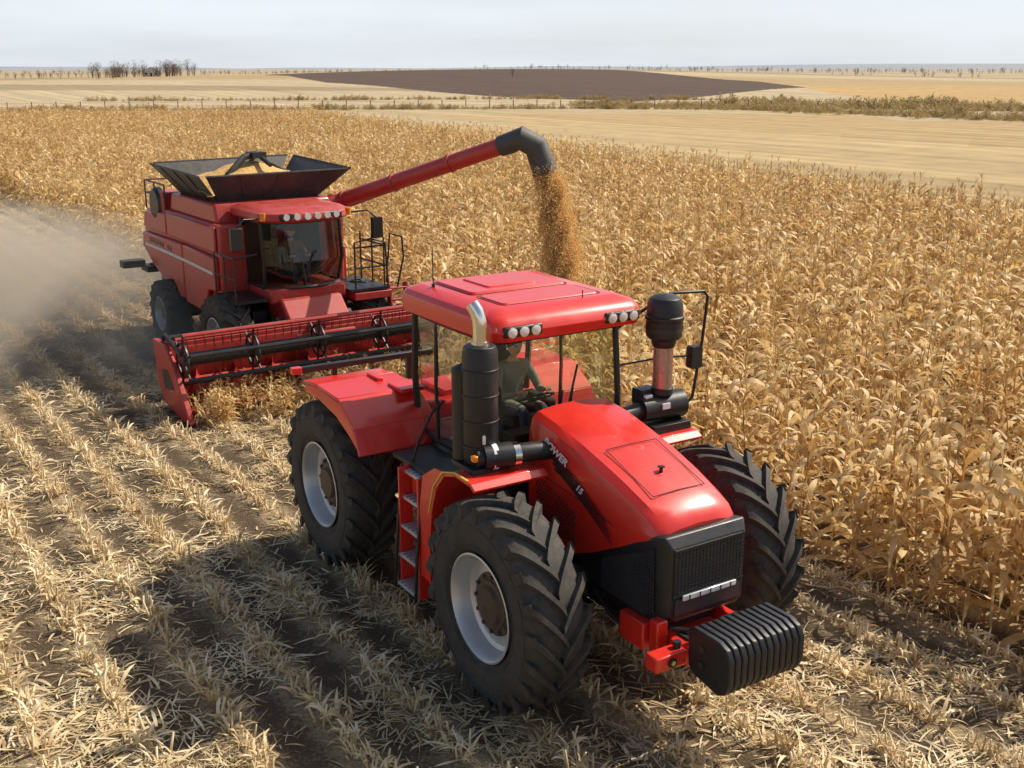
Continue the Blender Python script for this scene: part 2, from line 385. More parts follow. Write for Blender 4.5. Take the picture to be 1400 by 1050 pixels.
# roof
def rr(x0,x1,w,z,rad,n=5,zf=0):
    P=[]
    for cx,cy,a0 in((x1-rad,w-rad,0),(x0+rad,w-rad,90),(x0+rad,-w+rad,180),(x1-rad,-w+rad,270)):
        for i in range(n+1):
            a=R(a0+90*i/n); P.append((cx+rad*math.cos(a),cy+rad*math.sin(a),z+zf*((cx-x0)/(x1-x0))))
    return P
B().loft([rr(-2.78,-.90,.84,3.21,.14),rr(-2.83,-.80,.90,3.24,.16),rr(-2.84,-.76,.92,3.34,.17),rr(-2.83,-.80,.91,3.425,.17),rr(-2.79,-.86,.87,3.475,.15),rr(-2.68,-1.02,.74,3.525,.12)]).o('cab_roof',RED,T,ang=32,bev=.01)
b=B()
b.loft([rr(-2.58,-1.75,.60,3.52,.06),rr(-2.56,-1.77,.58,3.55,.06)])
b.loft([rr(-1.65,-1.15,.60,3.515,.06),rr(-1.63,-1.17,.58,3.54,.06)])
b.loft([rr(-2.45,-1.9,.32,3.548,.04),rr(-2.44,-1.91,.31,3.565,.04)])
b.o('roof_panels',RED,T,ang=30,bev=.006)
b=B()
for (x0,x1,w,z) in((-2.595,-1.735,.615,3.5255),(-1.665,-1.135,.615,3.5255)):
    P=rr(x0,x1,w,z,.07); b.tube(P+[P[0]],.006,4)
b.o('roof_seams',BLK,T)
B().loft([rr(-2.75,-1.0,.78,3.17,.1),rr(-2.78,-.94,.82,3.212,.1)]).o('roof_underside',BLK,T)
b=B()
for y0 in(-.60,.60): b.box((-.785,y0,3.345),(.06,.44,.11))
for y0 in(-.60,.60): b.box((-2.82,y0,3.345),(.06,.44,.11))
b.o('roof_light_recess',BLK,T,bev=.02)
b=B()
for y0 in(-.60,.60):
    for i in(-1,0,1): b.tube([(-.76,y0+i*.135,3.345),(-.742,y0+i*.135,3.345),(-.738,y0+i*.135,3.345)],[.046,.046,.03],16)
b.o('roof_work_lights',LEN,T)
b=B()
for y0 in(-.60,.60):
    for i in(-1,0,1): b.tube([(-.77,y0+i*.135,3.345),(-.748,y0+i*.135,3.345)],.056,16)
b.o('roof_light_bezels',CHR,T)
b=B().tube([(-2.35,-.72,3.48),(-2.35,-.72,3.56)],.02,8).tube([(-2.35,-.72,3.55),(-2.36,-.72,3.95)],.006,6).tube([(-1.05,.30,3.48),(-1.05,.30,3.60)],.006,6).tube([(-1.05,.30,3.48),(-1.05,.30,3.52)],.018,8).o('antennas',BLK,T)
# exhaust
ex,ey=-.72,-1.12
b=B()
b.lathez([(0,.0),(0,.15),(.04,.17),(1.10,.17),(1.16,.15),(1.18,0)],(ex,ey,2.12),28)
b.lathez([(0,.0),(0,.10),(.9,.10),(.95,0)],(ex-.17,ey-.10,2.14),20)
b.box((ex-.12,ey,2.55),(.2,.22,.06)).box((ex-.12,ey,3.0),(.2,.22,.06)).box((ex,ey,2.11),(.42,.42,.05))
for k in range(4): b.lathez([(0,.172),(.0,.18),(.02,.18),(.02,.172)],(ex,ey,2.3+.25*k),28)
b.o('exhaust_muffler',BLK,T,bev=.004)
EP=[(ex,ey,3.26),(ex,ey,3.46),(ex-.008,ey-.006,3.54),(ex-.03,ey-.02,3.61),(ex-.065,ey-.045,3.67)]
B().tube(EP,.068,20,False).tube([(ex,ey,3.27),(ex,ey,3.32)],.085,20).o('exhaust_pipe',CHR,T)
B().tube(EP[:-1]+[(ex-.05,ey-.034,3.645)],.062,16).o('exhaust_pipe_inner',BLK,T)
b=B().tube([(ex+.14,ey-.06,2.22),(ex+.20,ey+.22,2.22)],.125,22).tube([(ex+.20,ey+.27,2.22),(ex+.24,ey+.45,2.22),(ex+.26,ey+.66,2.20)],.095,20).tube([(ex+.12,ey-.12,2.22),(ex+.135,ey-.06,2.22)],.09,18).o('turbo_pipe',BLK,T)
B().tube([(ex+.205,ey+.22,2.22),(ex+.215,ey+.285,2.22)],.118,22).o('turbo_pipe_clamp',CHR,T)
B().tube([(ex+.155,ey+.02,2.22),(ex+.165,ey+.07,2.22)],.127,22).o('turbo_pipe_label',WHT,T)
B().box((ex+.14,ey-.02,2.40),(.05,.10,.10),).o('side_work_lamp',LEN,T,bev=.012)
B().box((ex+.11,ey-.02,2.40),(.06,.13,.13)).tube([(ex+.1,ey-.02,2.25),(ex+.1,ey-.02,2.36)],.015,6).o('side_work_lamp_housing',BLK,T,bev=.01)
B().box((ex+.17,ey-.17,2.24),(.07,.05,.06)).o('turn_indicator',ORG,T,bev=.01)
# intake
ix,iy=-.72,1.12
b=B().lathez([(0,0),(0,.16),(.03,.19),(.20,.195),(.21,.205),(.24,.205),(.25,.19),(.37,.185),(.43,.16),(.46,.1),(.47,0)],(ix,iy,3.06),32)
b.lathez([(0,.11),(.04,.13),(.08,.13),(.09,.11)],(ix,iy,2.97),24).lathez([(0,.0),(0,.12),(.07,.12),(.08,0)],(ix,iy,2.46),24)
b.tube([(ix,iy-.30,2.32),(ix,iy+.10,2.32),(ix+.01,iy+.26,2.32)],[.13,.15,.15],24).box((ix-.1,iy-.15,2.44),(.16,.22,.16)).box((ix,iy,2.12),(.4,.5,.1))
b.tube([(ix,iy-.3,2.32),(ix+.02,iy-.62,2.28)],.09,16)
b.o('air_intake',BLK,T,bev=.004)
B().lathez([(0,.0),(0,.105),(.45,.105),(.45,0)],(ix,iy,2.53),24).o('air_intake_pipe',mat('heat_shield',(.45,.33,.30),.3,.8,0,.2,30),T)
B().lathez([(0,.197),(.05,.199)],(ix,iy,3.14),32).o('air_intake_band',BLKD,T)
B().tube([(ix+.02,iy+.262,2.32),(ix+.022,iy+.275,2.32)],.08,18).box((ix+.14,iy-.05,2.36),(.02,.1,.06)).o('intake_cap_label',WHT,T)
B().box((ix+.02,iy-.2,2.43),(.05,.1,.1)).o('far_work_lamp',LEN,T,bev=.01)
b=B()
P=[(-1.12,.80,3.12),(-1.0,1.30,3.42),(-.98,1.45,3.46),(-.95,1.86,3.44),(-.94,1.91,3.38),(-.95,1.87,2.9),(-.98,1.79,2.25),(-1.0,1.72,2.17),(-1.03,1.48,2.18),(-1.05,.95,2.18)]
b.tube(P,.018,8); b.tube([(-.99,1.45,3.15),(-1.0,1.40,2.9),(-1.0,1.36,2.75)],.014,6)
b.tube([(-1.1,.8,2.72),(-1.0,1.36,2.76),(-.96,1.84,2.72)],.012,6)
b.loft([[(x,1.36+yy,zz) for yy,zz in((-.07,2.82),(-.08,2.86),(-.08,3.14),(-.05,3.18),(.06,3.18),(.08,3.14),(.08,2.86),(.06,2.82))] for x in(-1.06,-.98)])
b.loft([[(x,1.80+yy,zz) for yy,zz in((-.06,2.58),(-.08,2.61),(-.08,2.80),(-.06,2.83),(.06,2.83),(.08,2.80),(.08,2.61),(.06,2.58))] for x in(-1.04,-.94)])
b.o('side_mirror',BLK,T,bev=.008)
B().box((-1.063,1.36,3.0),(.004,.13,.3)).o('mirror_glass',MIR,T)
# interior
b=B()
b.box((-2.10,.08,2.00),(.5,.5,.14)).box((-2.36,.08,2.36),(.14,.5,.66),(0,R(-8),0)).box((-2.40,.08,2.76),(.10,.28,.2)).box((-2.1,.08,1.85),(.3,.3,.2)).box((-2.0,-.24,2.2),(.4,.09,.07)).box((-2.0,.42,2.2),(.5,.14,.1))
b.o('seat',SEAT,T,bev=.04,seg=3)
b=B().tube([(-1.35,.08,1.86),(-1.52,.08,2.32)],.05,10).box((-1.22,.08,2.08),(.26,.5,.42)).box((-1.12,.0,2.1),(.22,1.1,.2))
n=28; P=[Vector((-1.55,.08,2.37))+Euler((0,R(-28),0)).to_matrix()@Vector((.19*math.cos(2*math.pi*i/n),.19*math.sin(2*math.pi*i/n),0)) for i in range(n+1)]
b.tube(P,.014,6); b.tube([P[0],P[14]],.011,6).tube([P[7],P[21]],.011,6)
b.box((-1.45,-.55,2.45),(.06,.22,.28))
b.tube([(-1.6,.4,2.0),(-1.55,.42,2.4)],.015,6)
b.o('steering_column',BLK,T,bev=.01)
# ---------------------------------------------------------------- people
SKIN=mat('skin',(.62,.38,.27),.55); 
def person(name,parentM,shirt,pants,hair,cap=None):
    P=empty(name); P.matrix_world=parentM
    def skin(nm,V,E,rad,mats,root=0,lv=2,split=None):
        me=bpy.data.meshes.new(nm); me.from_pydata(V,E,[]); o=bpy.data.objects.new(nm,me); COL.objects.link(o)
        o.modifiers.new('s','SKIN'); 
        for i,v in enumerate(me.skin_vertices[0].data): v.radius=(rad[i],rad[i]) if not isinstance(rad[i],tuple) else rad[i]; v.use_root=(i==root)
        s=o.modifiers.new('u','SUBSURF'); s.levels=lv; s.render_levels=lv
        bpy.context.view_layer.update(); dg=bpy.context.evaluated_depsgraph_get()
        m2=bpy.data.meshes.new_from_object(o.evaluated_get(dg)); bpy.data.objects.remove(o)
        for x in mats: m2.materials.append(x)
        for p in m2.polygons:
            p.use_smooth=True
            p.material_index=split(p.center) if split else 0
        o=bpy.data.objects.new(nm,m2); COL.objects.link(o); o.parent=P; return o
    V=[(0,0,0),(-.03,0,.14),(-.02,0,.30),(.0,0,.42),(.01,0,.50),(.03,0,.57)]
    rad=[(.14,.12),(.135,.115),(.15,.12),(.155,.11),(.07,.07),(.055,.055)]
    E=[(0,1),(1,2),(2,3),(3,4),(4,5)]
    for s in(-1,1):
        k=len(V)
        V+=[(.0,s*.17,.44),(.07,s*.24,.30),(.15,s*.26,.18),(.26,s*.22,.20),(.385,s*.17,.25)]
        rad+=[.072,.055,.047,.042,.03]
        E+=[(3,k),(k,k+1),(k+1,k+2),(k+2,k+3),(k+3,k+4)]
        k=len(V)
        V+=[(.06,s*.10,-.01),(.25,s*.12,.03),(.44,s*.13,.04),(.47,s*.13,-.16),(.46,s*.13,-.36),(.50,s*.13,-.41),(.62,s*.14,-.42)]
        rad+=[.10,.085,.065,.058,.045,.045,.04]
        E+=[(0,k)]+[(k+i,k+i+1) for i in range(6)]
    def sp(c):
        if c.z>.50 and abs(c.y)<.08: return 2
        if c.x>.40 and c.z>-.1 and c.z<.1: return 1
        if c.z<-.33: return 3
        if c.z<.06 : return 1
        return 0
    skin('body',V,E,rad,[shirt,pants,SKIN,BLK],split=sp)
    for s in(-1,1):
        w=Vector((.385,s*.17,.25)); d=Vector((.9,-s*.15,.35)).normalized(); side=Vector((0,s,0)); up=d.cross(side)*s
        if up.z<0: up=-up
        V=[w-d*.02,w+d*.045]; rad=[.026,.03]; E=[(0,1)]
        for i,(off,ln) in enumerate(((-.030,.030),(-.010,.034),(.011,.032),(.030,.026))):
            k=len(V); b0=w+d*.075+Vector((0,off,0)); V+=[b0,b0+d*ln+up*.0,b0+d*(ln+.012)-up*.024,b0+d*(ln-.012)-up*.040]; rad+=[.0095,.009,.0085,.0075]; E+=[(1,k),(k,k+1),(k+1,k+2),(k+2,k+3)]
        k=len(V); b0=w+d*.03+Vector((0,-s*.03,0)); V+=[b0,b0+d*.03+Vector((0,-s*.02,-.012)),b0+d*.055+Vector((0,-s*.022,-.022))]; rad+=[.012,.010,.0085]; E+=[(1,k),(k,k+1),(k+1,k+2)]
        skin('hand',V,E,rad,[SKIN],root=0,lv=1)
    b=bmesh.new(); bmesh.ops.create_uvsphere(b,u_segments=24,v_segments=18,radius=1)
    for v in b.verts:
        x,y,z=v.co; fx=.098 if x>0 else .10
        zz=z*.118; wy=.076*(1-.22*max(0,-z)); xx=x*fx*(1-.12*max(0,-z))
        if x>.8 and abs(y)<.22 and -.35<z<.1: xx+=.018*(1-abs(y)/.22)*(1 if z<-.05 else .5)
        if x>.6 and abs(abs(y)-.35)<.16 and 0<z<.25: xx-=.008
        v.co=(xx+.045,y*wy,zz+.68)
    me=bpy.data.meshes.new('head'); b.to_mesh(me); b.free(); me.materials.append(SKIN)
    for p in me.polygons: p.use_smooth=True
    o=bpy.data.objects.new('head',me); COL.objects.link(o); o.parent=P
    bb=B()
    for s in(-1,1): bb.tube([(.03,s*.072,.665),(.028,s*.086,.68),(.025,s*.078,.70)],[.012,.017,.01],8)
    bb.o('ears',SKIN,P)
    bb=B()
    for s in(-1,1): bb.tube([(.125,s*.030,.692),(.134,s*.030,.692)],.009,8)
    bb.box((.136,0,.628),(.006,.042,.006)); bb.o('eyes_and_mouth',hair,P)
    V=[];F=[];n=20;m=8
    for i in range(m+1):
        ph=math.pi/2*(1-i/m*1.12)
        for k in range(n):
            a=2*math.pi*k/n; front=max(0,math.cos(a)); p2=max(ph,R(18)*front-R(12)*(1-front)) if i>m-3 else ph
            V.append((.042+.108*math.cos(p2)*math.cos(a),.084*math.cos(p2)*math.sin(a),.69+.118*math.sin(p2)))
    for i in range(m):
        for k in range(n): F.append([i*n+k,i*n+(k+1)%n,(i+1)*n+(k+1)%n,(i+1)*n+k])
    obj('hair',V,F,cap or hair,P)
    if cap: B().add([(.12,-.06,.715),(.12,.06,.715),(.205,.045,.70),(.215,0,.70),(.205,-.045,.70),(.12,-.06,.727),(.12,.06,.727),(.205,.045,.708),(.215,0,.708),(.205,-.045,.708)],[[0,1,2,3,4],[5,9,8,7,6],[0,5,6,1],[1,6,7,2],[2,7,8,3],[3,8,9,4],[4,9,5,0]]).o('cap_brim',cap,P)
    return P
SH=mat('grey_shirt',(.24,.23,.22),.85,bump=.4); PA=mat('denim',(.05,.06,.11),.85); HA=mat('brown_hair',(.05,.03,.018),.8)
TM=Matrix.Translation(T0)@Matrix.Rotation(TR,4,'Z')
person('tractor_driver',TM@Matrix.Translation((-2.04,.08,2.17)),SH,PA,HA)
# ---------------------------------------------------------------- combine
C0=(-4.23,21.1,0); CR=R(-55.4)
C=empty('combine_harvester',C0,CR)
wheel(C,'front_right',0,-1.42,.84,.55,-1,RUB2,19); wheel(C,'front_left',0,1.42,.84,.55,1,RUB2,19)
wheel(C,'rear_right',-3.5,-1.38,.72,.5,-1,RUB2,17); wheel(C,'rear_left',-3.5,1.38,.72,.5,1,RUB2,17)
B().box((-2,0,1.0),(4.6,1.3,.5)).tube([(0,-1.2,.84),(0,1.2,.84)],.2,12).tube([(-3.5,-1.2,.72),(-3.5,1.2,.72)],.14,12).box((0,-.85,1.0),(.5,.3,.7)).box((0,.85,1.0),(.5,.3,.7)).o('chassis',BLKD,C,bev=.03)
prof=[(-.45,1.55),(-.45,2.92),(-3.6,2.92),(-4.9,2.82),(-5.15,2.55),(-5.15,1.9),(-4.6,1.55),(-4.2,1.35),(-3.0,1.35),(-2.6,1.1),(-1.2,1.05),(-.85,1.55)]
B().prism(prof,-1.3,1.3).o('body_shell',RED2,C,bev=.06,seg=3)
GD=mat('grey_decal',(.62,.60,.57),.5)
for s in(-1,1):
    b=B()
    b.prism([(-.55,1.65),(-.55,2.30),(-2.35,2.34),(-2.35,1.15),(-1.25,1.12),(-.95,1.62)],s*1.30,s*1.40)
    b.prism([(-2.41,1.2),(-2.41,2.34),(-5.0,2.30),(-5.08,1.98),(-4.4,1.62),(-4.0,1.5),(-3.1,1.5),(-2.7,1.2)],s*1.30,s*1.40)
    b.prism([(-.55,2.38),(-.55,2.88),(-3.4,2.88),(-3.4,2.40)],s*1.30,s*1.36)
    b.prism([(-3.46,2.40),(-3.46,2.86),(-4.9,2.76),(-5.05,2.40)],s*1.30,s*1.36)
    b.o('side_panel',RED2,C,bev=.035,seg=2)
    b=B()
    V=[];F=[]
    for j in range(13):
        u=j/12; x=-.65-u*4.2; z=1.98+.02*math.sin(u*3)+.06*u
        V+=[(x,s*1.404,z-.025),(x,s*1.404,z+.035)]
    for j in range(12): F.append([2*j,2*j+2,2*j+3,2*j+1])
    b.add(V,F)
    b.o('side_stripe',GD,C,recalc=False)
    b=B()
    for i in range(9):
        x=-3.1-i*.17
        if i==2: continue
        b.box((x,s*1.404,2.16+.004*i),(.10,.004,.10)); b.box((x+.01,s*1.406,2.16),(.03,.004,.05))
    b.o('side_lettering',BLK,C)
B().prism([(-.75,2.90),(-.85,3.28),(-3.35,3.28),(-3.55,2.90)],-1.22,1.22).o('grain_tank_body',RED2,C,bev=.05)
B().prism([(-3.5,2.88),(-3.6,3.12),(-4.6,3.05),(-4.8,2.84)],-.85,.85).o('engine_cover',RED2,C,bev=.05)
b=B()
r0=[(-3.25,-1.0,3.27),(-1.15,-1.0,3.27),(-1.15,1.05,3.27),(-3.25,1.05,3.27)]
r1=[(-3.75,-1.50,3.88),(-.85,-1.42,3.80),(-.85,1.75,3.82),(-3.75,1.70,3.92)]
for i in range(4):
    j=(i+1)%4
    a,b_,c,d=[Vector(v) for v in(r0[i],r0[j],r1[j],r1[i])]
    n=(b_-a).cross(d-a).normalized()*.02
    m1=c.lerp(d,.03); m2=d.lerp(c,.03)
    V=[a,b_,m1,m2,a+n,b_+n,m1+n,m2+n]
    b.add(V,[[0,1,2,3],[7,6,5,4],[0,4,5,1],[1,5,6,2],[2,6,7,3],[3,7,4,0]])
    b.tube([m1+n/2,m2+n/2],.022,6)
    for q in(.25,.5,.75): b.tube([a.lerp(b_,q)+n*1.2,d.lerp(c,q)+n*1.2],.018,5)
b.o('grain_tank_extension',mat('tank_extension_black',(.03,.03,.032),.45,0,0,.2,3,dust=.25),C)
V=[];F=[];nx,ny=22,22
for i in range(nx):
    for j in range(ny):
        u=i/(nx-1);v=j/(ny-1); x=-3.5+u*2.45; y=-1.3+v*2.8
        d=math.hypot((u-.5)*2,(v-.5)*2); z=3.98-.42*d+.03*math.sin(x*9+y*5)+rnd.uniform(-.012,.012)
        z=max(z,3.35)
        V.append((-2.3+(x+2.3)*.98,.12+(y-.12)*.96,min(z,3.96)))
for i in range(nx-1):
    for j in range(ny-1): F.append([i*ny+j,(i+1)*ny+j,(i+1)*ny+j+1,i*ny+j+1])
obj('grain_heap',V,F,GRN,C)
b=B().tube([(-1.9,-.5,3.7),(-2.0,-.1,4.05),(-2.1,.25,4.10)],.07,10).box((-2.1,.2,4.08),(.4,.3,.12)).tube([(-2.6,.2,3.8),(-2.2,.25,4.1),(-1.6,.3,3.9)],.05,8).tube([(-2.2,.9,3.7),(-2.1,.25,4.05)],.04,8).o('tank_filling_auger',BLKD,C)
b=B().lathe([(-.06,0),(-.06,.30),(-.0,.36),(.10,.36)],(-4.15,-1.30,2.98),32).o('cooling_screen',BLK,C)
b=B().box((-4.1,-1.05,3.0),(.8,.5,.5)).o('screen_housing',RED2,C,bev=.05)
b=B()
rail=[(-3.6,-1.28),(-5.05,-1.25),(-5.05,.9)]
for z in(3.15,3.42): b.tube([(x,y,z) for x,y in rail],.02,6)
for x,y in((-3.6,-1.28),(-4.3,-1.27),(-5.05,-1.25),(-5.05,-.5),(-5.05,.3),(-5.05,.9)): b.tube([(x,y,2.8),(x,y,3.42)],.02,6)
b.tube([(-3.6,1.2,3.42),(-5.0,1.2,3.42)],.02,6)
b.box((-5.3,-1.1,1.42),(.5,.5,.14)).box((-5.5,-1.55,1.52),(.3,.5,.16)).tube([(-4.9,-1.1,1.5),(-5.3,-1.2,1.5)],.04,6)
b.box((-5.1,0,1.35),(.6,1.9,.5))
b.o('rear_railing_and_chopper',BLKD,C,bev=.01)
B().box((-5.66,-1.55,1.52),(.02,.16,.1)).o('tail_lamp',ORG,C)
# cab
b=B().box((-.1,0,1.66),(1.5,1.55,.28)).o('cab_base',RED2,C,bev=.04); B().box((-.55,0,2.3),(.3,1.56,1.4)).o('cab_rear_wall',BLK,C,bev=.04)
def csec(z,w,xf,xb=-.5):
    return [(xb,-w,z),(xf-.32,-w,z),(xf-.10,-w*.72,z),(xf,-w*.30,z),(xf,w*.30,z),(xf-.10,w*.72,z),(xf-.32,w,z),(xb,w,z)]
B().loft([csec(1.80,.76,.66),csec(2.3,.80,.80),csec(3.04,.80,.72)],cap=False).o('cab_glass',GLB,C,ang=20)
b=B()
for k in(1,6):
    b.tube([csec(1.80,.76,.66)[k],csec(2.3,.80,.80)[k],csec(3.04,.80,.72)[k]],.035,6)
P=csec(1.80,.77,.67); b.tube(P,.035,6); P=csec(3.04,.81,.73); b.tube(P,.03,6)
b.tube([(-.5,-.8,1.8),(-.5,-.82,3.04)],.05,6).tube([(-.5,.8,1.8),(-.5,.82,3.04)],.05,6)
b.tube([(.80,-.2,2.0),(.83,.1,2.5)],.012,5)
b.o('cab_frame',BLK,C)
rs=lambda z,w,xf,xb:[(xb,-w,z),(xb+.1,-w-.04,z),(xf-.35,-w-.02,z),(xf-.1,-w*.75,z),(xf,-w*.35,z),(xf,w*.35,z),(xf-.1,w*.75,z),(xf-.35,w+.02,z),(xb+.1,w+.04,z),(xb,w,z)]
B().loft([rs(3.05,.84,.90,-.75),rs(3.10,.90,.98,-.8),rs(3.22,.90,.95,-.8),rs(3.29,.78,.78,-.7)]).o('cab_roof',RED2,C,ang=30,bev=.01)
b=B()
for i in range(6):
    y=-.50+i*.2; x=.975-.10*(abs(y)/.66)**2*1.0
    b.tube([(x-.05,y,3.165),(x+.035,y,3.165)],.062,14)
b.o('roof_lights',LEN,C)
B().box((.90,0,3.16),(.10,1.24,.13)).o('roof_light_bar',BLK,C,bev=.03)
b=B()
for y in(-.86,.86): b.tube([(.70,y,3.10),(.70,y,3.24)],.055,12)
b.o('amber_beacons',ORG,C)
b=B()
for s in(-1,1):
    b.tube([(.55,s*.85,3.12),(.75,s*1.25,3.16),(.78,s*1.42,3.0)],.02,6); b.box((.78,s*1.42,2.82),(.10,.22,.40))
b.o('mirrors',BLK,C,bev=.03)
b=B().box((-.1,0,1.95),(.5,.5,.15)).box((-.32,0,2.35),(.14,.5,.7)).tube([(.5,0,1.8),(.34,0,2.25)],.04,8)
P=[(.30+.06*math.cos(a)*1,.17*math.sin(a),2.28+.16*math.cos(a)) for a in [2*math.pi*i/20 for i in range(21)]]
b.tube(P,.015,6).box((.35,-.45,2.35),(.06,.2,.3)); b.o('cab_interior',SEAT,C,bev=.02)
b=B()
b.box((.1,-1.15,1.62),(1.1,.62,.05)).box((.1,1.25,1.62),(1.3,.85,.05))
for z in(2.05,2.45):
    b.tube([(.65,-1.45,z),(-.35,-1.45,z)],.018,6); b.tube([(.72,.95,z),(.72,1.62,z),(-.4,1.62,z)],.018,6)
for x in(.65,.15,-.35): b.tube([(x,-1.45,1.6),(x,-1.45,2.45)],.018,6); b.tube([(x,1.62,1.6),(x,1.62,2.6)],.018,6)
b.tube([(.65,-1.45,2.45),(.65,-1.0,2.5)],.018,6)
b.tube([(.72,.95,1.6),(.72,.95,2.55),(.72,1.3,2.6),(.72,1.62,2.5),(.72,1.66,1.6)],.02,6)
b.tube([(.75,1.85,1.6),(.85,1.95,2.2),(.8,1.95,2.6),(.3,1.95,2.6),(.2,1.9,1.6)],.02,6)
b.o('platform_railings',BLK,C)
b=B()
for y in(1.72,2.12): b.box((.72,y,1.12),(.16,.05,1.1),(0,R(-14),0))
for i in range(5): b.box((.86-.065*i,1.92,.68+.22*i),(.18,.38,.035))
b.box((.35,1.3,1.5),(.9,.8,.14))
b.o('access_ladder',RED2,C,bev=.01)
B().prism([(.2,1.62),(.75,1.62),(1.35,1.05),(1.35,.35),(.7,.45),(-.1,1.0)],-.62,.62).o('feeder_house',RED2,C,bev=.04)
B().box((.95,-.72,1.1),(.5,.1,.12),(0,R(42),0)).box((.95,.72,1.1),(.5,.1,.12),(0,R(42),0)).tube([(.4,-.75,.8),(1.2,-.75,.5)],.05,8).tube([(.4,.75,.8),(1.2,.75,.5)],.05,8).o('feeder_cylinders',BLKD,C)
# header
hy0,hy1=-3.0,3.7
b=B()
b.prism([(1.20,.30),(1.20,1.12),(1.32,1.14),(1.34,.95),(1.28,.5),(1.45,.24),(1.95,.14),(1.95,.09),(1.3,.12)],hy0,hy1)
b.box((1.22,(hy0+hy1)/2,1.16),(.16,hy1-hy0,.12))
b.o('header_frame',RED2,C,bev=.01)
for y in(hy0,hy1):
    b=B().prism([(.75,1.22),(1.35,1.22),(1.75,.90),(2.30,.24),(2.42,.05),(2.05,.03),(1.1,.14),(.85,.5)],y-.05,y+.05); b.o('header_end_divider',RED2,C,bev=.02)
    B().prism([(1.15,.75),(1.45,.80),(1.75,.5),(1.25,.42)],y-.058,y+.058).o('divider_inset',BLKD,C,bev=.004)
b=B()
b.tube([(1.52,hy0+.08,.48),(1.52,hy1-.08,.48)],.15,16)
n=int((hy1-hy0)*14)
V=[];F=[]
for i in range(n+1):
    y=hy0+.1+(hy1-hy0-.2)*i/n; c=(hy0+hy1)/2-.3; a=(y-c)*9*(1 if y<c else -1)
    V+=[(1.52+.15*math.cos(a),y,.48+.15*math.sin(a)),(1.52+.29*math.cos(a),y,.48+.29*math.sin(a))]
for i in range(n): F.append([2*i,2*i+2,2*i+3,2*i+1])
b.add(V,F); b.o('header_auger',RED2,C)
rc=(1.80,1.02); rrad=.44
b=B(); bt=B(); bt2=B()
b.tube([(rc[0],hy0+.1,rc[1]),(rc[0],hy1-.1,rc[1])],.115,16)
for q in range(6):
    a=R(60*q+20); x=rc[0]+rrad*math.cos(a); z=rc[1]+rrad*math.sin(a)
    (bt if q in(1,2) else bt2).tube([(x,hy0+.12,z),(x,hy1-.12,z)],.036,8)
    for y in np.arange(hy0+.12,hy1,1.25):
        b.tube([(rc[0],y,rc[1]),(x,y,z)],.022,6)
    y=hy0+.16
    while y<hy1-.12:
        bt2.tube([(x,y,z),(x+.03,y,z-.10),(x+.0,y,z-.20)],.006,4,False); y+=.16
for y in np.arange(hy0+.12,hy1,1.25):
    P=[(rc[0]+.30*math.cos(R(30*i)),y,rc[1]+.30*math.sin(R(30*i))) for i in range(13)]; b.tube(P,.025,6)
    b.box((rc[0],y,rc[1]),(.26,.05,.26))
b.o('reel_shaft',BLK,C); bt.o('reel_bats_red',RED2,C); bt2.o('reel_bats_and_tines',BLK,C)
b=B()
for y in(hy0+.06,hy1-.06): b.box((1.5,y,1.24),(.85,.05,.09),(0,R(12),0))
b.tube([(1.10,hy0,1.27),(1.10,hy1,1.27)],.045,10)
b.o('reel_arms',BLK,C)
b=B(); y=hy0+.1
while y<hy1-.1:
    b.add([(1.93,y-.02,.10),(1.93,y+.02,.10),(2.07,y,.11),(1.93,y,.13)],[[0,1,2],[0,2,3],[1,3,2],[0,3,1]]); y+=.076
b.box((1.93,(hy0+hy1)/2,.1),(.06,hy1-hy0,.03)); b.o('cutter_bar',BLKD,C)
# unloading auger
E0v=Vector((-1.05,1.45,3.12)); E1v=Vector((2.78,3.22,4.47))
b=B().tube([E0v-Vector((.0,.4,.2)),E0v,E0v.lerp(E1v,.5),E1v],[.17,.165,.16,.16],22)
for q in(.06,.36,.68,.97):
    p=E0v.lerp(E1v,q); d=(E1v-E0v).normalized(); b.tube([p-d*.03,p+d*.03],.185,22)
b.o('unloading_auger_tube',RED2,C)
b=B(); d=(E1v-E0v).normalized()
b.tube([E1v-d*.25,E1v,E1v+d*.2+Vector((0,0,.02)),Vector((3.08,3.55,4.40)),Vector((3.15,3.68,4.0)),Vector((3.17,3.70,3.92))],[.19,.20,.22,.23,.23,.24],22,False)
b.o('unloading_spout',mat('spout_rubber',(.06,.058,.055),.6,var=.2,dust=.15),C)
b=B().tube([(-1.0,1.1,2.9),(-1.05,1.45,3.12)],.22,16).tube([(-.3,1.3,3.1),E0v.lerp(E1v,.3)+Vector((0,0,-.15))],.02,6).o('auger_pivot',RED2,C)
CM=Matrix.Translation(C0)@Matrix.Rotation(CR,4,'Z')
person('combine_driver',CM@Matrix.Translation((-.12,0,2.08)),mat('brown_shirt',(.2,.1,.05),.85),PA,HA,mat('cap_cloth',(.25,.10,.05),.8))
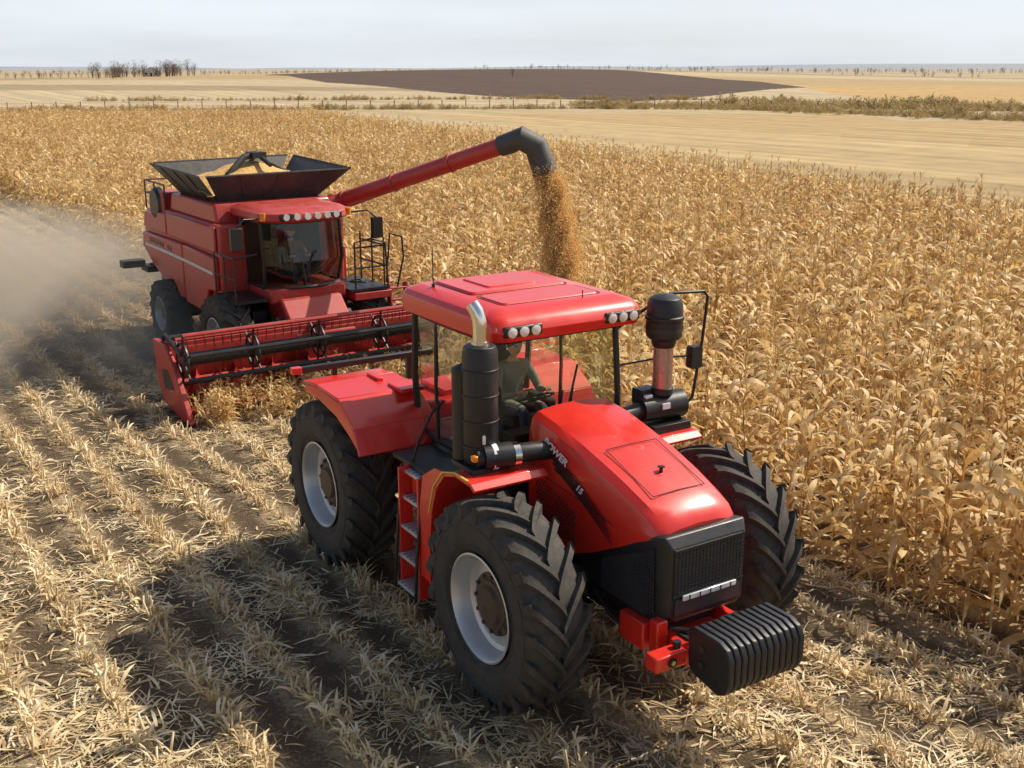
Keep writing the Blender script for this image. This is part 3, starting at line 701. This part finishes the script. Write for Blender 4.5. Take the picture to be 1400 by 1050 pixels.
# ---------------------------------------------------------------- scatter
def scatter(name,pts,rots,scl,idx,objs):
    cl=bpy.data.collections.new(name+'_source')
    for o in objs: cl.objects.link(o)
    me=bpy.data.meshes.new(name); me.from_pydata([tuple(p) for p in pts],[],[]); n=len(pts)
    a=me.attributes.new('rot','FLOAT_VECTOR','POINT'); a.data.foreach_set('vector',np.asarray(rots,dtype=np.float32).ravel())
    a=me.attributes.new('scl','FLOAT','POINT'); a.data.foreach_set('value',np.asarray(scl,dtype=np.float32))
    a=me.attributes.new('idx','INT','POINT'); a.data.foreach_set('value',np.asarray(idx,dtype=np.int32))
    o=bpy.data.objects.new(name,me); COL.objects.link(o)
    g=bpy.data.node_groups.new(name,'GeometryNodeTree')
    g.interface.new_socket('Geometry',in_out='INPUT',socket_type='NodeSocketGeometry'); g.interface.new_socket('Geometry',in_out='OUTPUT',socket_type='NodeSocketGeometry')
    N,L=g.nodes,g.links; gi=N.new('NodeGroupInput'); go=N.new('NodeGroupOutput')
    ip=N.new('GeometryNodeInstanceOnPoints'); ci=N.new('GeometryNodeCollectionInfo'); ci.inputs[0].default_value=cl; ci.inputs['Separate Children'].default_value=True; ci.inputs['Reset Children'].default_value=True
    def na(nm,t):
        x=N.new('GeometryNodeInputNamedAttribute'); x.data_type=t; x.inputs[0].default_value=nm; return [q for q in x.outputs if q.enabled][0]
    L.new(gi.outputs[0],ip.inputs['Points']); L.new(ci.outputs[0],ip.inputs['Instance']); ip.inputs['Pick Instance'].default_value=True
    L.new(na('idx','INT'),ip.inputs['Instance Index']); L.new(na('rot','FLOAT_VECTOR'),ip.inputs['Rotation']); L.new(na('scl','FLOAT'),ip.inputs['Scale'])
    L.new(ip.outputs[0],go.inputs[0])
    m=o.modifiers.new('g','NODES'); m.node_group=g; return o
def srcobj(name,V,F,m):
    me=bpy.data.meshes.new(name); me.from_pydata([tuple(v) for v in V],[],F); me.materials.append(m)
    me.polygons.foreach_set('use_smooth',[True]*len(me.polygons))
    return bpy.data.objects.new(name,me)
def leaf(b,r,base,az,ln,el0,el1,w,n=6,tw=0):
    p=Vector(base); V=[];F=[]
    fold=r.uniform(-.3,.3)
    for i in range(n+1):
        u=i/n; el=el0+(el1-el0)*min(1,u*1.25)**1.2; a=az+fold*u
        d=Vector((math.cos(a)*math.cos(el),math.sin(a)*math.cos(el),math.sin(el)))
        sd=Vector((-math.sin(a),math.cos(a),0)); up=sd.cross(d); t=tw*u; sd2=sd*math.cos(t)+up*math.sin(t)
        ww=w*(.55+.9*u if u<.35 else .87*(1-((u-.35)/.65)**1.6)+.03)
        V+=[p-sd2*ww/2,p+sd2*ww/2]; p=p+d*ln/n
    for i in range(n): F.append([2*i,2*i+1,2*i+3,2*i+2])
    b.add(V,F)
def cornplant(seed):
    r=random.Random(seed); b=B(); h=r.uniform(1.6,1.95); lx,ly=r.uniform(-.12,.12),r.uniform(-.12,.12)
    at=lambda z:Vector((lx*(z/h)**1.5,ly*(z/h)**1.5,z))
    b.tube([at(0),at(h*.4),at(h*.8),at(h*1.0)],[.015,.013,.009,.005],5,False)
    nl=r.randint(10,13); az=r.uniform(0,6.28)
    for i in range(nl):
        z=h*(.10+.84*i/nl)+r.uniform(-.03,.03); az+=math.pi+r.uniform(-.6,.6)
        low=i/nl<.45
        leaf(b,r,at(z),az,r.uniform(.48,.88)*(1 if not i>nl-3 else .6),R(r.uniform(35,75)) if not low else R(r.uniform(0,50)),R(r.uniform(-88,-35)) if r.random()<.8 else R(r.uniform(-30,30)),r.uniform(.065,.115),6,r.uniform(-2.2,2.2))
    for q in range(r.randint(1,2)):
        z=h*r.uniform(.42,.55); a=r.uniform(0,6.28); d=Vector((math.cos(a)*.6,math.sin(a)*.6,r.choice([.8,-.6]))).normalized(); p=at(z)
        b.tube([p,p+d*.08,p+d*.18,p+d*.26],[.012,.032,.028,.006],6,False)
        for k in range(3): leaf(b,r,p+d*.05,a+r.uniform(-1,1),.2,R(40),R(-60),.04,3,r.uniform(-1,1))
    for q in range(5):
        a=r.uniform(0,6.28); p=at(h); t=r.uniform(.2,.8)
        b.tube([p,p+Vector((math.cos(a)*.06*t,math.sin(a)*.06*t,.12)),p+Vector((math.cos(a)*.18*t,math.sin(a)*.18*t,.2))],[.004,.006,.003],3,False)
    return srcobj('corn_plant_%d'%seed,b.V,b.F,CORN)
corn=[cornplant(i) for i in range(12)]
hr=np.array((.567,-.823)); rv=np.array((.823,.567)); Ec=np.array((3.6,12.75))
pts=[];rots=[];scl=[];idx=[]
rows=np.arange(0.0,46,.76)
for t in rows:
    s=-14.0
    while s<130:
        near=s<32 and t<30
        s+= (.19 if t<1.5 and s<25 else .31 if near else .40)*rng.uniform(.7,1.3)
        if t>23+.17*max(0,s): continue
        tt=t+rng.normal()*.07; p=Ec-hr*s+rv*tt
        if p[1]>120 or p[1]<1.5: continue
        q=p-np.array(C0[:2]); a=q@np.array((.5678,-.8231)); bb=q@np.array((.8231,.5678))
        if -6.2<a<2.9 and bb<3.9: continue
        lean=.16 if rng.random()<.12 else .07
        pts.append((p[0],p[1],0)); rots.append((rng.normal()*lean,rng.normal()*lean,rng.uniform(0,6.28))); scl.append(rng.uniform(.84,1.12)*(1+.05*math.sin(p[0]*.4)*math.sin(p[1]*.3))); idx.append(rng.integers(0,12))
scatter('corn_field',pts,rots,scl,idx,corn)
def stub(seed):
    r=random.Random(seed+50); b=B()
    for i in range(r.randint(2,4)):
        x,y=r.uniform(-.07,.07),r.uniform(-.1,.1); h=r.uniform(.08,.22); dx,dy=r.uniform(-.07,.07),r.uniform(-.07,.07)
        b.tube([(x,y,-.01),(x+dx,y+dy,h)],[.013,.010],5)
    for i in range(r.randint(9,14)):
        leaf(b,r,(r.uniform(-.08,.08),r.uniform(-.1,.1),r.uniform(.01,.08)),r.uniform(0,6.28),r.uniform(.12,.30),R(r.uniform(5,75)),R(r.uniform(-50,30)),r.uniform(.015,.04),4,r.uniform(-2,2))
    return srcobj('stub_%02d'%seed,b.V,b.F,STRW)
def litter(seed):
    r=random.Random(seed+90); b=B()
    for i in range(110):
        x,y=r.gauss(0,.27),r.gauss(0,.27)
        leaf(b,r,(x,y,r.uniform(.004,.025)),r.uniform(0,6.28),r.uniform(.08,.34),R(r.uniform(-4,20)),R(r.uniform(-22,10)),r.choice([.008,.014,.022,.032])*r.uniform(.7,1.2),4,r.uniform(-.9,.9))
    return srcobj('litter_%02d'%seed,b.V,b.F,STRW)
stubs=[stub(i) for i in range(10)]; lit=[litter(i) for i in range(8)]
pts=[];rots=[];scl=[];idx=[]
for t in np.arange(-.5,-42,-.76):
    s=-16.0
    while s<75:
        s+=(.13 if s<22 else .26)*rng.uniform(.6,1.4)
        if rng.random()<.08: continue
        p=Ec-hr*s+rv*(t+rng.normal()*.04)
        if p[1]<2 or (s>45 and rng.random()<.3): continue
        pts.append((p[0],p[1],0)); rots.append((0,0,rng.uniform(0,6.28))); scl.append(rng.uniform(.6,1.15)); idx.append(rng.integers(0,10))
scatter('corn_stubble',pts,rots,scl,idx,stubs)
pts=[];rots=[];scl=[];idx=[]
for i in range(4400):
    s=-16+rng.random()**1.4*66; t=-rng.random()*34+.6
    if rng.random()<.50: t=-.5-.76*round((-.5-t)/.76)+rng.normal()*.09
    p=Ec-hr*s+rv*t
    if p[1]<2: continue
    pts.append((p[0],p[1],0)); rots.append((0,0,rng.uniform(0,6.28))); scl.append(rng.uniform(.6,1.1)); idx.append(rng.integers(0,8))
scatter('straw_litter',pts,rots,scl,idx,lit)
pts=[];rots=[];scl=[];idx=[]
for i in range(420):
    a=rng.uniform(1.6,2.7); bb=rng.uniform(hy0+.15,hy1-.1)
    w=CM@Vector((a,bb,0)); pts.append(tuple(w)); rots.append((rng.normal()*.3,rng.normal()*.3,rng.uniform(0,6.28))); scl.append(rng.uniform(.26,.40)); idx.append(rng.integers(0,9))
scatter('standing_crop_at_header',pts,rots,scl,idx,[o.copy() for o in corn])
g=B(); g.add([(1,0,0),(-1,0,0),(0,.7,0),(0,-.7,0),(0,0,.7),(0,0,-.7)],[[0,2,4],[2,1,4],[1,3,4],[3,0,4],[2,0,5],[1,2,5],[3,1,5],[0,3,5]])
GR=leafmat('falling_grain',[(.80,.50,.17),(.94,.70,.32),(1,.84,.50)],.5)
gso=srcobj('kernel',g.V,g.F,GR)
pts=[];rots=[];scl=[]
def gpos(u):
    z=4.05-4.0*u; f=u**.55; return Vector((.56+.62*f*.95,20.6-.1*f,z))
for i in range(100000):
    u=rng.random(); c=gpos(u); sp=.095+.085*min(1,u*2)
    n1=rng.normal(size=3)*sp
    if rng.random()<.06: n1*=1.8
    ph=math.sin(u*38+n1[0]*20)*.03
    pts.append((c.x+n1[0]+ph,c.y+n1[1],max(.05,c.z+n1[2]*.5))); rots.append(tuple(rng.uniform(0,6,3))); scl.append(rng.uniform(.008,.018))
GS=scatter('falling_grain',pts,rots,scl,[0]*len(pts),[gso])
V=[];F=[];nk=20;nz=70
for i in range(nz+1):
    u=i/nz; c=gpos(u)
    for k in range(nk):
        a=2*math.pi*k/nk; rr_=(.085+.05*min(1,u*2))*(1+.22*math.sin(i*1.7+k*1.9)+rnd.uniform(-.18,.18)); V.append((c.x+rr_*math.cos(a),c.y+rr_*math.sin(a),c.z+rnd.uniform(-.02,.02)))
for i in range(nz):
    for k in range(nk): F.append([i*nk+k,i*nk+(k+1)%nk,(i+1)*nk+(k+1)%nk,(i+1)*nk+k])
obj('grain_core',V,F,mat('grain_core',(.85,.58,.24),.8,var=.3,scale=20,bump=1,bscale=60),GS)
# ---------------------------------------------------------------- ground
def ss(a,b,x): t=np.clip((x-a)/(b-a),0,1); return t*t*(3-2*t)
angs=np.radians(np.concatenate([np.arange(-180,-34,3.0),np.arange(-34,34,.11),np.arange(34,180,3.0)]))
rad=np.concatenate([[0.0],np.geomspace(1.5,120,60),np.geomspace(121,900,300),np.geomspace(910,9000,80)])
A,RR=np.meshgrid(angs,rad,indexing='ij'); X=RR*np.sin(A); Y=RR*np.cos(A)
def hgt(X,Y):
    r=np.hypot(X,Y)
    z=4.2*np.exp(-((X-10)/170)**2-((Y-620)/230)**2)
    z=z+ss(200,700,r)*(1.3*np.sin(X/190+1.2)+1.0*np.sin(Y/260+X/400))
    z=z-1.0*ss(160,220,r)*(1-ss(260,340,r))
    z=z+ss(1200,2200,r)*(3+3*np.sin(X/500+2))*.8
    z=z+ss(3000,6500,r)*(14+16*ss(500,2500,X)+6*np.sin(X/800)+3*np.sin(X/230))
    return z
Z=hgt(X,Y)
Cc=np.zeros(X.shape+(4,)); Cc[...,3]=1
def setc(m,c): Cc[m,:3]=c
straw=(.50,.385,.215)
setc(np.ones(X.shape,bool),straw)
S_=-( (X-Ec[0])*hr[0]+(Y-Ec[1])*hr[1]); T_=(X-Ec[0])*rv[0]+(Y-Ec[1])*rv[1]
wob=4*np.sin(X/23)+3*np.sin(X/9+1)
setc((T_>22)&(Y<150),(.50,.36,.18))
setc((T_>44)&(Y<150),(.54,.39,.20))
setc((T_>70)&(Y<150),(.50,.35,.17))
setc((Y>122)&(Y<160+wob*.4)&(T_<60),(.52,.40,.23))
far=(Y>165)|((X>45)&(Y>130))
setc(far,(.52,.41,.25))
band=np.sin(Y/55+X/330+1.5*np.sin(X/260))
setc(far&(band>.55),(.46,.33,.17)); setc(far&(band<-.75)&(Y>300),(.37,.28,.16))
setc((X>80)&(Y>150)&(Y<330),(.53,.35,.15))
yb=np.interp(X,[-120,-95,-60,0,25,70,150],[520,480,370,262,235,305,400])+wob*.6
yt=np.interp(X,[-120,-60,0,50,75,110],[520,640,700,600,400,300])
setc((X>-112)&(X<82)&(Y>yb)&(Y<yt),(.12,.08,.06))
setc((X<-60)&(Y>520)&(Y<640)&(np.sin(X/60)>.2),(.34,.25,.15))
painted_haze=ss(700,6000,RR)[...,None]*.8
Cc[...,:3]=Cc[...,:3]*(1-painted_haze)+np.array((.30,.36,.44))*painted_haze  # aerial haze painted into the far ground's vertex colours
na_,nr=X.shape
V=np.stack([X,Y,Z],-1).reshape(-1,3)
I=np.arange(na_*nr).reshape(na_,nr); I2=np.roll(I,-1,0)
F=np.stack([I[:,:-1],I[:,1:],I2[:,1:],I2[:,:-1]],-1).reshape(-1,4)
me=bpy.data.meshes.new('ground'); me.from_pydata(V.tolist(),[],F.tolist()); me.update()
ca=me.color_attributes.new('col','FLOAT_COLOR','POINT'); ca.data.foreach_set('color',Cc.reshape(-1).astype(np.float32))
stv=((T_<24+.17*np.maximum(0,S_))&(Y<118)).astype(np.float32)*(1-ss(70,118,RR))
a=me.attributes.new('stub','FLOAT','POINT'); a.data.foreach_set('value',stv.reshape(-1).astype(np.float32))
me.polygons.foreach_set('use_smooth',[True]*len(me.polygons))
go=bpy.data.objects.new('ground',me); COL.objects.link(go)
m=bpy.data.materials.new('field_soil'); t,N,L=nt(m); o=N.new('ShaderNodeOutputMaterial'); p=N.new('ShaderNodeBsdfPrincipled')
gp=N.new('ShaderNodeNewGeometry').outputs['Position']
at=N.new('ShaderNodeAttribute'); at.attribute_name='col'; st=N.new('ShaderNodeAttribute'); st.attribute_name='stub'
def dot(v):
    dt=N.new('ShaderNodeVectorMath'); dt.operation='DOT_PRODUCT'; L.new(gp,dt.inputs[0]); dt.inputs[1].default_value=v; return dt.outputs['Value']
dT=dot((rv[0],rv[1],0)); dS=dot((hr[0],hr[1],0))
ph=mth(N,L,'MULTIPLY',mth(N,L,'SUBTRACT',dT,float(Ec@rv)-.5),2*math.pi/.76)
st1=mth(N,L,'COSINE',ph)
n1=noise(N,L,gp,26,6,.75); n2=noise(N,L,gp,3.0,5,.6); n3=noise(N,L,gp,.35,4,.6)
cv=N.new('ShaderNodeCombineXYZ'); L.new(mth(N,L,'MULTIPLY',dT,.55),cv.inputs[0]); L.new(mth(N,L,'MULTIPLY',dS,.012),cv.inputs[1])
n4=noise(N,L,cv.outputs[0],1.0,5,.75)
f=mth(N,L,'ADD',mth(N,L,'MULTIPLY',st1,.13),mth(N,L,'ADD',mth(N,L,'MULTIPLY',n1,.7),mth(N,L,'MULTIPLY',n2,.45)))
f=mrange(N,L,f,.47,.80)
nearc=mixc(N,L,f,(.125,.085,.052),(.60,.45,.26))
v=mth(N,L,'ADD',mth(N,L,'MULTIPLY',n3,.25),mth(N,L,'MULTIPLY',n4,.6))
v=mrange(N,L,v,.30,.56,.62,1.22)
farc=N.new('ShaderNodeVectorMath'); farc.operation='SCALE'; L.new(at.outputs['Color'],farc.inputs[0]); L.new(v,farc.inputs['Scale'])
cc=mixc(N,L,st.outputs['Fac'],farc.outputs[0],nearc)
L.new(cc,p.inputs['Base Color']); p.inputs['Roughness'].default_value=.95; p.inputs['Specular IOR Level'].default_value=.15
bm=N.new('ShaderNodeBump'); bm.inputs['Distance'].default_value=.06; bm.inputs['Strength'].default_value=.8
L.new(mth(N,L,'ADD',n1,mth(N,L,'ADD',n2,mth(N,L,'MULTIPLY',st1,.3))),bm.inputs['Height']); L.new(bm.outputs[0],p.inputs['Normal'])
L.new(p.outputs[0],o.inputs[0]); me.materials.append(m)
# ---------------------------------------------------------------- far vegetation
def weed(seed,green=False):
    r=random.Random(seed+200); b=B()
    for i in range(150):
        a=r.uniform(0,6.28); d=abs(r.gauss(0,.5)); x,y=d*math.cos(a),d*math.sin(a); z=r.uniform(.0,1.0)*max(.15,1-d*.7)
        leaf(b,r,(x,y,z),r.uniform(0,6.28),r.uniform(.12,.4),R(r.uniform(0,85)),R(r.uniform(-40,60)),r.uniform(.04,.12),2,r.uniform(-1,1))
    return srcobj('weed_%02d'%seed,b.V,b.F,WEED)
weeds=[weed(i) for i in range(5)]
pts=[];rots=[];scl=[];idx=[]
def line(P,n,wid,s0,s1):
    P=np.array(P,float); d=np.hypot(*(P[1:]-P[:-1]).T); cum=np.concatenate([[0],np.cumsum(d)])
    for i in range(n):
        u=rng.random()*cum[-1]; x=np.interp(u,cum,P[:,0])+rng.normal()*wid; y=np.interp(u,cum,P[:,1])+rng.normal()*wid
        cl=.5+.5*math.sin(x*.31)*math.sin(x*.13+y*.2)
        pts.append((x,y,float(hgt(np.array(x),np.array(y))))); rots.append((0,0,rng.uniform(0,6.28))); scl.append(rng.uniform(s0,s1)*(.6+.7*cl)); idx.append(rng.integers(0,5))
line([(-110,160),(-40,166),(10,172),(40,165)],900,1.2,.4,.9)
line([(14,215),(30,185),(45,152),(60,130),(75,112)],1000,2.6,.5,1.25)
line([(40,190),(70,180),(110,150)],900,5,.7,1.9)
line([(-90,240),(20,255),(60,240)],500,1.5,.4,1.0)
scatter('field_edge_weeds',pts,rots,scl,idx,weeds)
TREE=leafmat('autumn_twigs',[(.10,.07,.05),(.16,.11,.07),(.22,.15,.09)],.1)
def bare(seed):
    r=random.Random(seed+300); b=B()
    def br(p,d,l,rad,k):
        q=p+d*l*.5+Vector((r.uniform(-.05,.05),r.uniform(-.05,.05),0))*l; e=q+(d+Vector((r.uniform(-.2,.2),r.uniform(-.2,.2),.1))).normalized()*l*.5
        b.tube([p,q,e],[rad,rad*.8,rad*.6],4 if k<2 else 3,False)
        if k<4:
            for i in range(3 if k<3 else 4):
                a=r.uniform(0,6.28); t=r.uniform(.4,.9); dd=(d+Vector((math.cos(a)*t,math.sin(a)*t,r.uniform(-.1,.3)))).normalized()
                br(e if i<2 else q,dd,l*r.uniform(.55,.8),rad*.55,k+1)
    br(Vector((0,0,0)),Vector((0,0,1)),2.2,.2,0)
    for i in range(260):
        a=r.uniform(0,6.28); z=r.uniform(.8,6.5); d=r.random()**.5*2.5*math.sin(min(1,(z-.3)/6.3)*math.pi*.9); leaf(b,r,(d*math.cos(a),d*math.sin(a),z),r.uniform(0,6.28),.34,R(r.uniform(-20,80)),0,.2,1)
    return srcobj('bare_tree_%d'%seed,b.V,b.F,TREE)
trees=[bare(i) for i in range(4)]
pts=[];rots=[];scl=[];idx=[]
def tr(px,D,n,sp,s0,s1):
    for i in range(n):
        x=(px-700)/1560*D+rng.normal()*sp; y=D+rng.normal()*sp*1.3
        pts.append((x,y,float(hgt(np.array(x),np.array(y))))); rots.append((0,0,rng.uniform(0,6.28))); scl.append(rng.uniform(s0,s1)); idx.append(rng.integers(0,4))
for px,n,sp in((160,12,5),(180,18,6),(226,20,5),(250,9,5),(205,14,10),(140,6,6)): tr(px,560,n,sp,.45,1.25)
tr(50,600,10,9,.4,.7); tr(150,480,8,5,.35,.6); tr(100,640,10,14,.3,.6); tr(20,700,8,14,.4,.7)
for px in range(330,480,14): tr(px,880,3,8,.4,.8)
for px in range(-120,1600,20): tr(px,1500,4,22,.5,1.1)
for px in range(700,1500,24): tr(px,2300,5,40,.8,1.7)
tr(685,420,2,3,.35,.5); tr(950,700,3,5,.4,.7); tr(1165,900,6,9,.5,.9); tr(1290,800,12,16,.4,.8)
scatter('distant_trees',pts,rots,scl,idx,trees)
F_=empty('field_fence'); b=B(); ln=[]
for i in range(46):
    x=-115+i*3.6; y=172+.04*x; z=float(hgt(np.array(x),np.array(y))); b.tube([(x,y,z-.1),(x,y,z+1.35)],.07,6); ln.append((x,y,z))
b.o('fence_posts',BARK,F_); b=B()
for h_ in(.6,1.15): b.tube([(x,y,z+h_) for x,y,z in ln],.015,3)
b.o('fence_wires',BARK,F_)
def bld(name,x,y,w,d,h,rh,rot,wall,roof):
    z=float(hgt(np.array(x),np.array(y)))-.2; P=empty(name,(x,y,z),rot)
    B().box((0,0,h/2),(w,d,h)).prism([(-w/2,h),(w/2,h),(0,h+rh)],-d/2,d/2).o('walls',wall,P,smooth=False)
    b=B()
    for s in(-1,1):
        L_=math.hypot(w/2,rh); b.box((s*w/4,0,h+rh/2+.12),(L_+.6,d+.8,.15),(0,s*math.atan2(rh,w/2),0))
    b.o('roof',roof,P,smooth=False)
    b=B()
    for q in(-.3,0,.3): b.box((q*w,-d/2-.02,h*.55),(1.0,.06,1.2)) if q else b.box((0,-d/2-.03,1.05),(1.1,.08,2.1))
    for q in(-.3,.0,.3): b.box((-w/2-.02,q*d,h*.55),(.06,1.0,1.2)); b.box((w/2+.02,q*d,h*.55),(.06,1.0,1.2))
    b.o('windows_and_door',BLK,P,smooth=False)
WW=mat('white_siding',(.6,.6,.58),.7); GR2=mat('grey_roof',(.22,.22,.23),.7)
bld('white_farmhouse',(206-700)/1560*580,580,8,7,2.8,1.8,.3,WW,GR2)
# ---------------------------------------------------------------- dust
m=bpy.data.materials.new('dust_volume'); t,N,L=nt(m); o=N.new('ShaderNodeOutputMaterial'); vs=N.new('ShaderNodeVolumeScatter'); va=N.new('ShaderNodeVolumeAbsorption')
tc=N.new('ShaderNodeTexCoord').outputs['Object']; ln=N.new('ShaderNodeVectorMath'); ln.operation='LENGTH'; L.new(tc,ln.inputs[0])
fo=mrange(N,L,ln.outputs['Value'],.15,.98,1,0)
gp=N.new('ShaderNodeNewGeometry').outputs['Position']
nn=mrange(N,L,noise(N,L,gp,.55,4,.6),.37,.61)
dn=mth(N,L,'MULTIPLY',mth(N,L,'MULTIPLY',fo,nn),.72)
DC=(1,.84,.645,1)
L.new(dn,vs.inputs['Density']); vs.inputs['Color'].default_value=DC; vs.inputs['Anisotropy'].default_value=0
L.new(dn,va.inputs['Density']); va.inputs['Color'].default_value=DC
ad=N.new('ShaderNodeAddShader'); L.new(vs.outputs[0],ad.inputs[0]); L.new(va.outputs[0],ad.inputs[1]); L.new(ad.outputs[0],o.inputs['Volume'])
bmh=bmesh.new(); bmesh.ops.create_icosphere(bmh,subdivisions=3,radius=1)
me=bpy.data.meshes.new('dust_cloud'); bmh.to_mesh(me); bmh.free(); me.materials.append(m)
D=bpy.data.objects.new('dust_cloud',me); COL.objects.link(D); D.location=(-12.2,27.0,.1); D.scale=(11.5,5.5,2.5); D.rotation_euler=(0,0,R(122))
# ---------------------------------------------------------------- light, sky, camera
el=R(45); az=math.atan2(.89,.46)
sd=Vector((math.sin(az)*math.cos(el),math.cos(az)*math.cos(el),math.sin(el)))
lt=bpy.data.lights.new('sun','SUN'); lt.energy=5.0; lt.angle=R(.5); lt.color=(1,.925,.80)
lo=bpy.data.objects.new('sun',lt); COL.objects.link(lo); lo.rotation_euler=sd.to_track_quat('Z','Y').to_euler()
w=bpy.data.worlds.new('World'); S.world=w; w.use_nodes=True; N=w.node_tree.nodes; L=w.node_tree.links; N.clear()
sk=N.new('ShaderNodeTexSky'); sk.sky_type='NISHITA'; sk.sun_disc=False; sk.sun_elevation=el; sk.sun_rotation=az; sk.dust_density=2.5; sk.air_density=1.0
tc=N.new('ShaderNodeTexCoord').outputs['Generated']; mp=N.new('ShaderNodeMapping'); mp.inputs['Scale'].default_value=(1.2,1.2,9); L.new(tc,mp.inputs[0])
cf=mrange(N,L,noise(N,L,mp.outputs[0],1.6,5,.55),.35,.65,.74,.98)
sx=N.new('ShaderNodeSeparateXYZ'); L.new(tc,sx.inputs[0])
hzf=mrange(N,L,sx.outputs[2],.05,.25,1,0)
cc=mixc(N,L,mth(N,L,'MULTIPLY',cf,hzf),sk.outputs[0],(7.1,7.6,8.1))
bg=N.new('ShaderNodeBackground'); bg.inputs[1].default_value=.122; L.new(cc,bg.inputs[0]); wo=N.new('ShaderNodeOutputWorld'); L.new(bg.outputs[0],wo.inputs[0])
cam=bpy.data.cameras.new('camera'); cam.lens=38.57; cam.sensor_width=36; cam.clip_end=20000; cam.clip_start=.1
co=bpy.data.objects.new('camera',cam); COL.objects.link(co); co.location=(0,0,H); co.rotation_euler=(R(90-16),0,0); S.camera=co
S.view_settings.view_transform='Standard'; S.view_settings.look='None'; S.view_settings.exposure=0
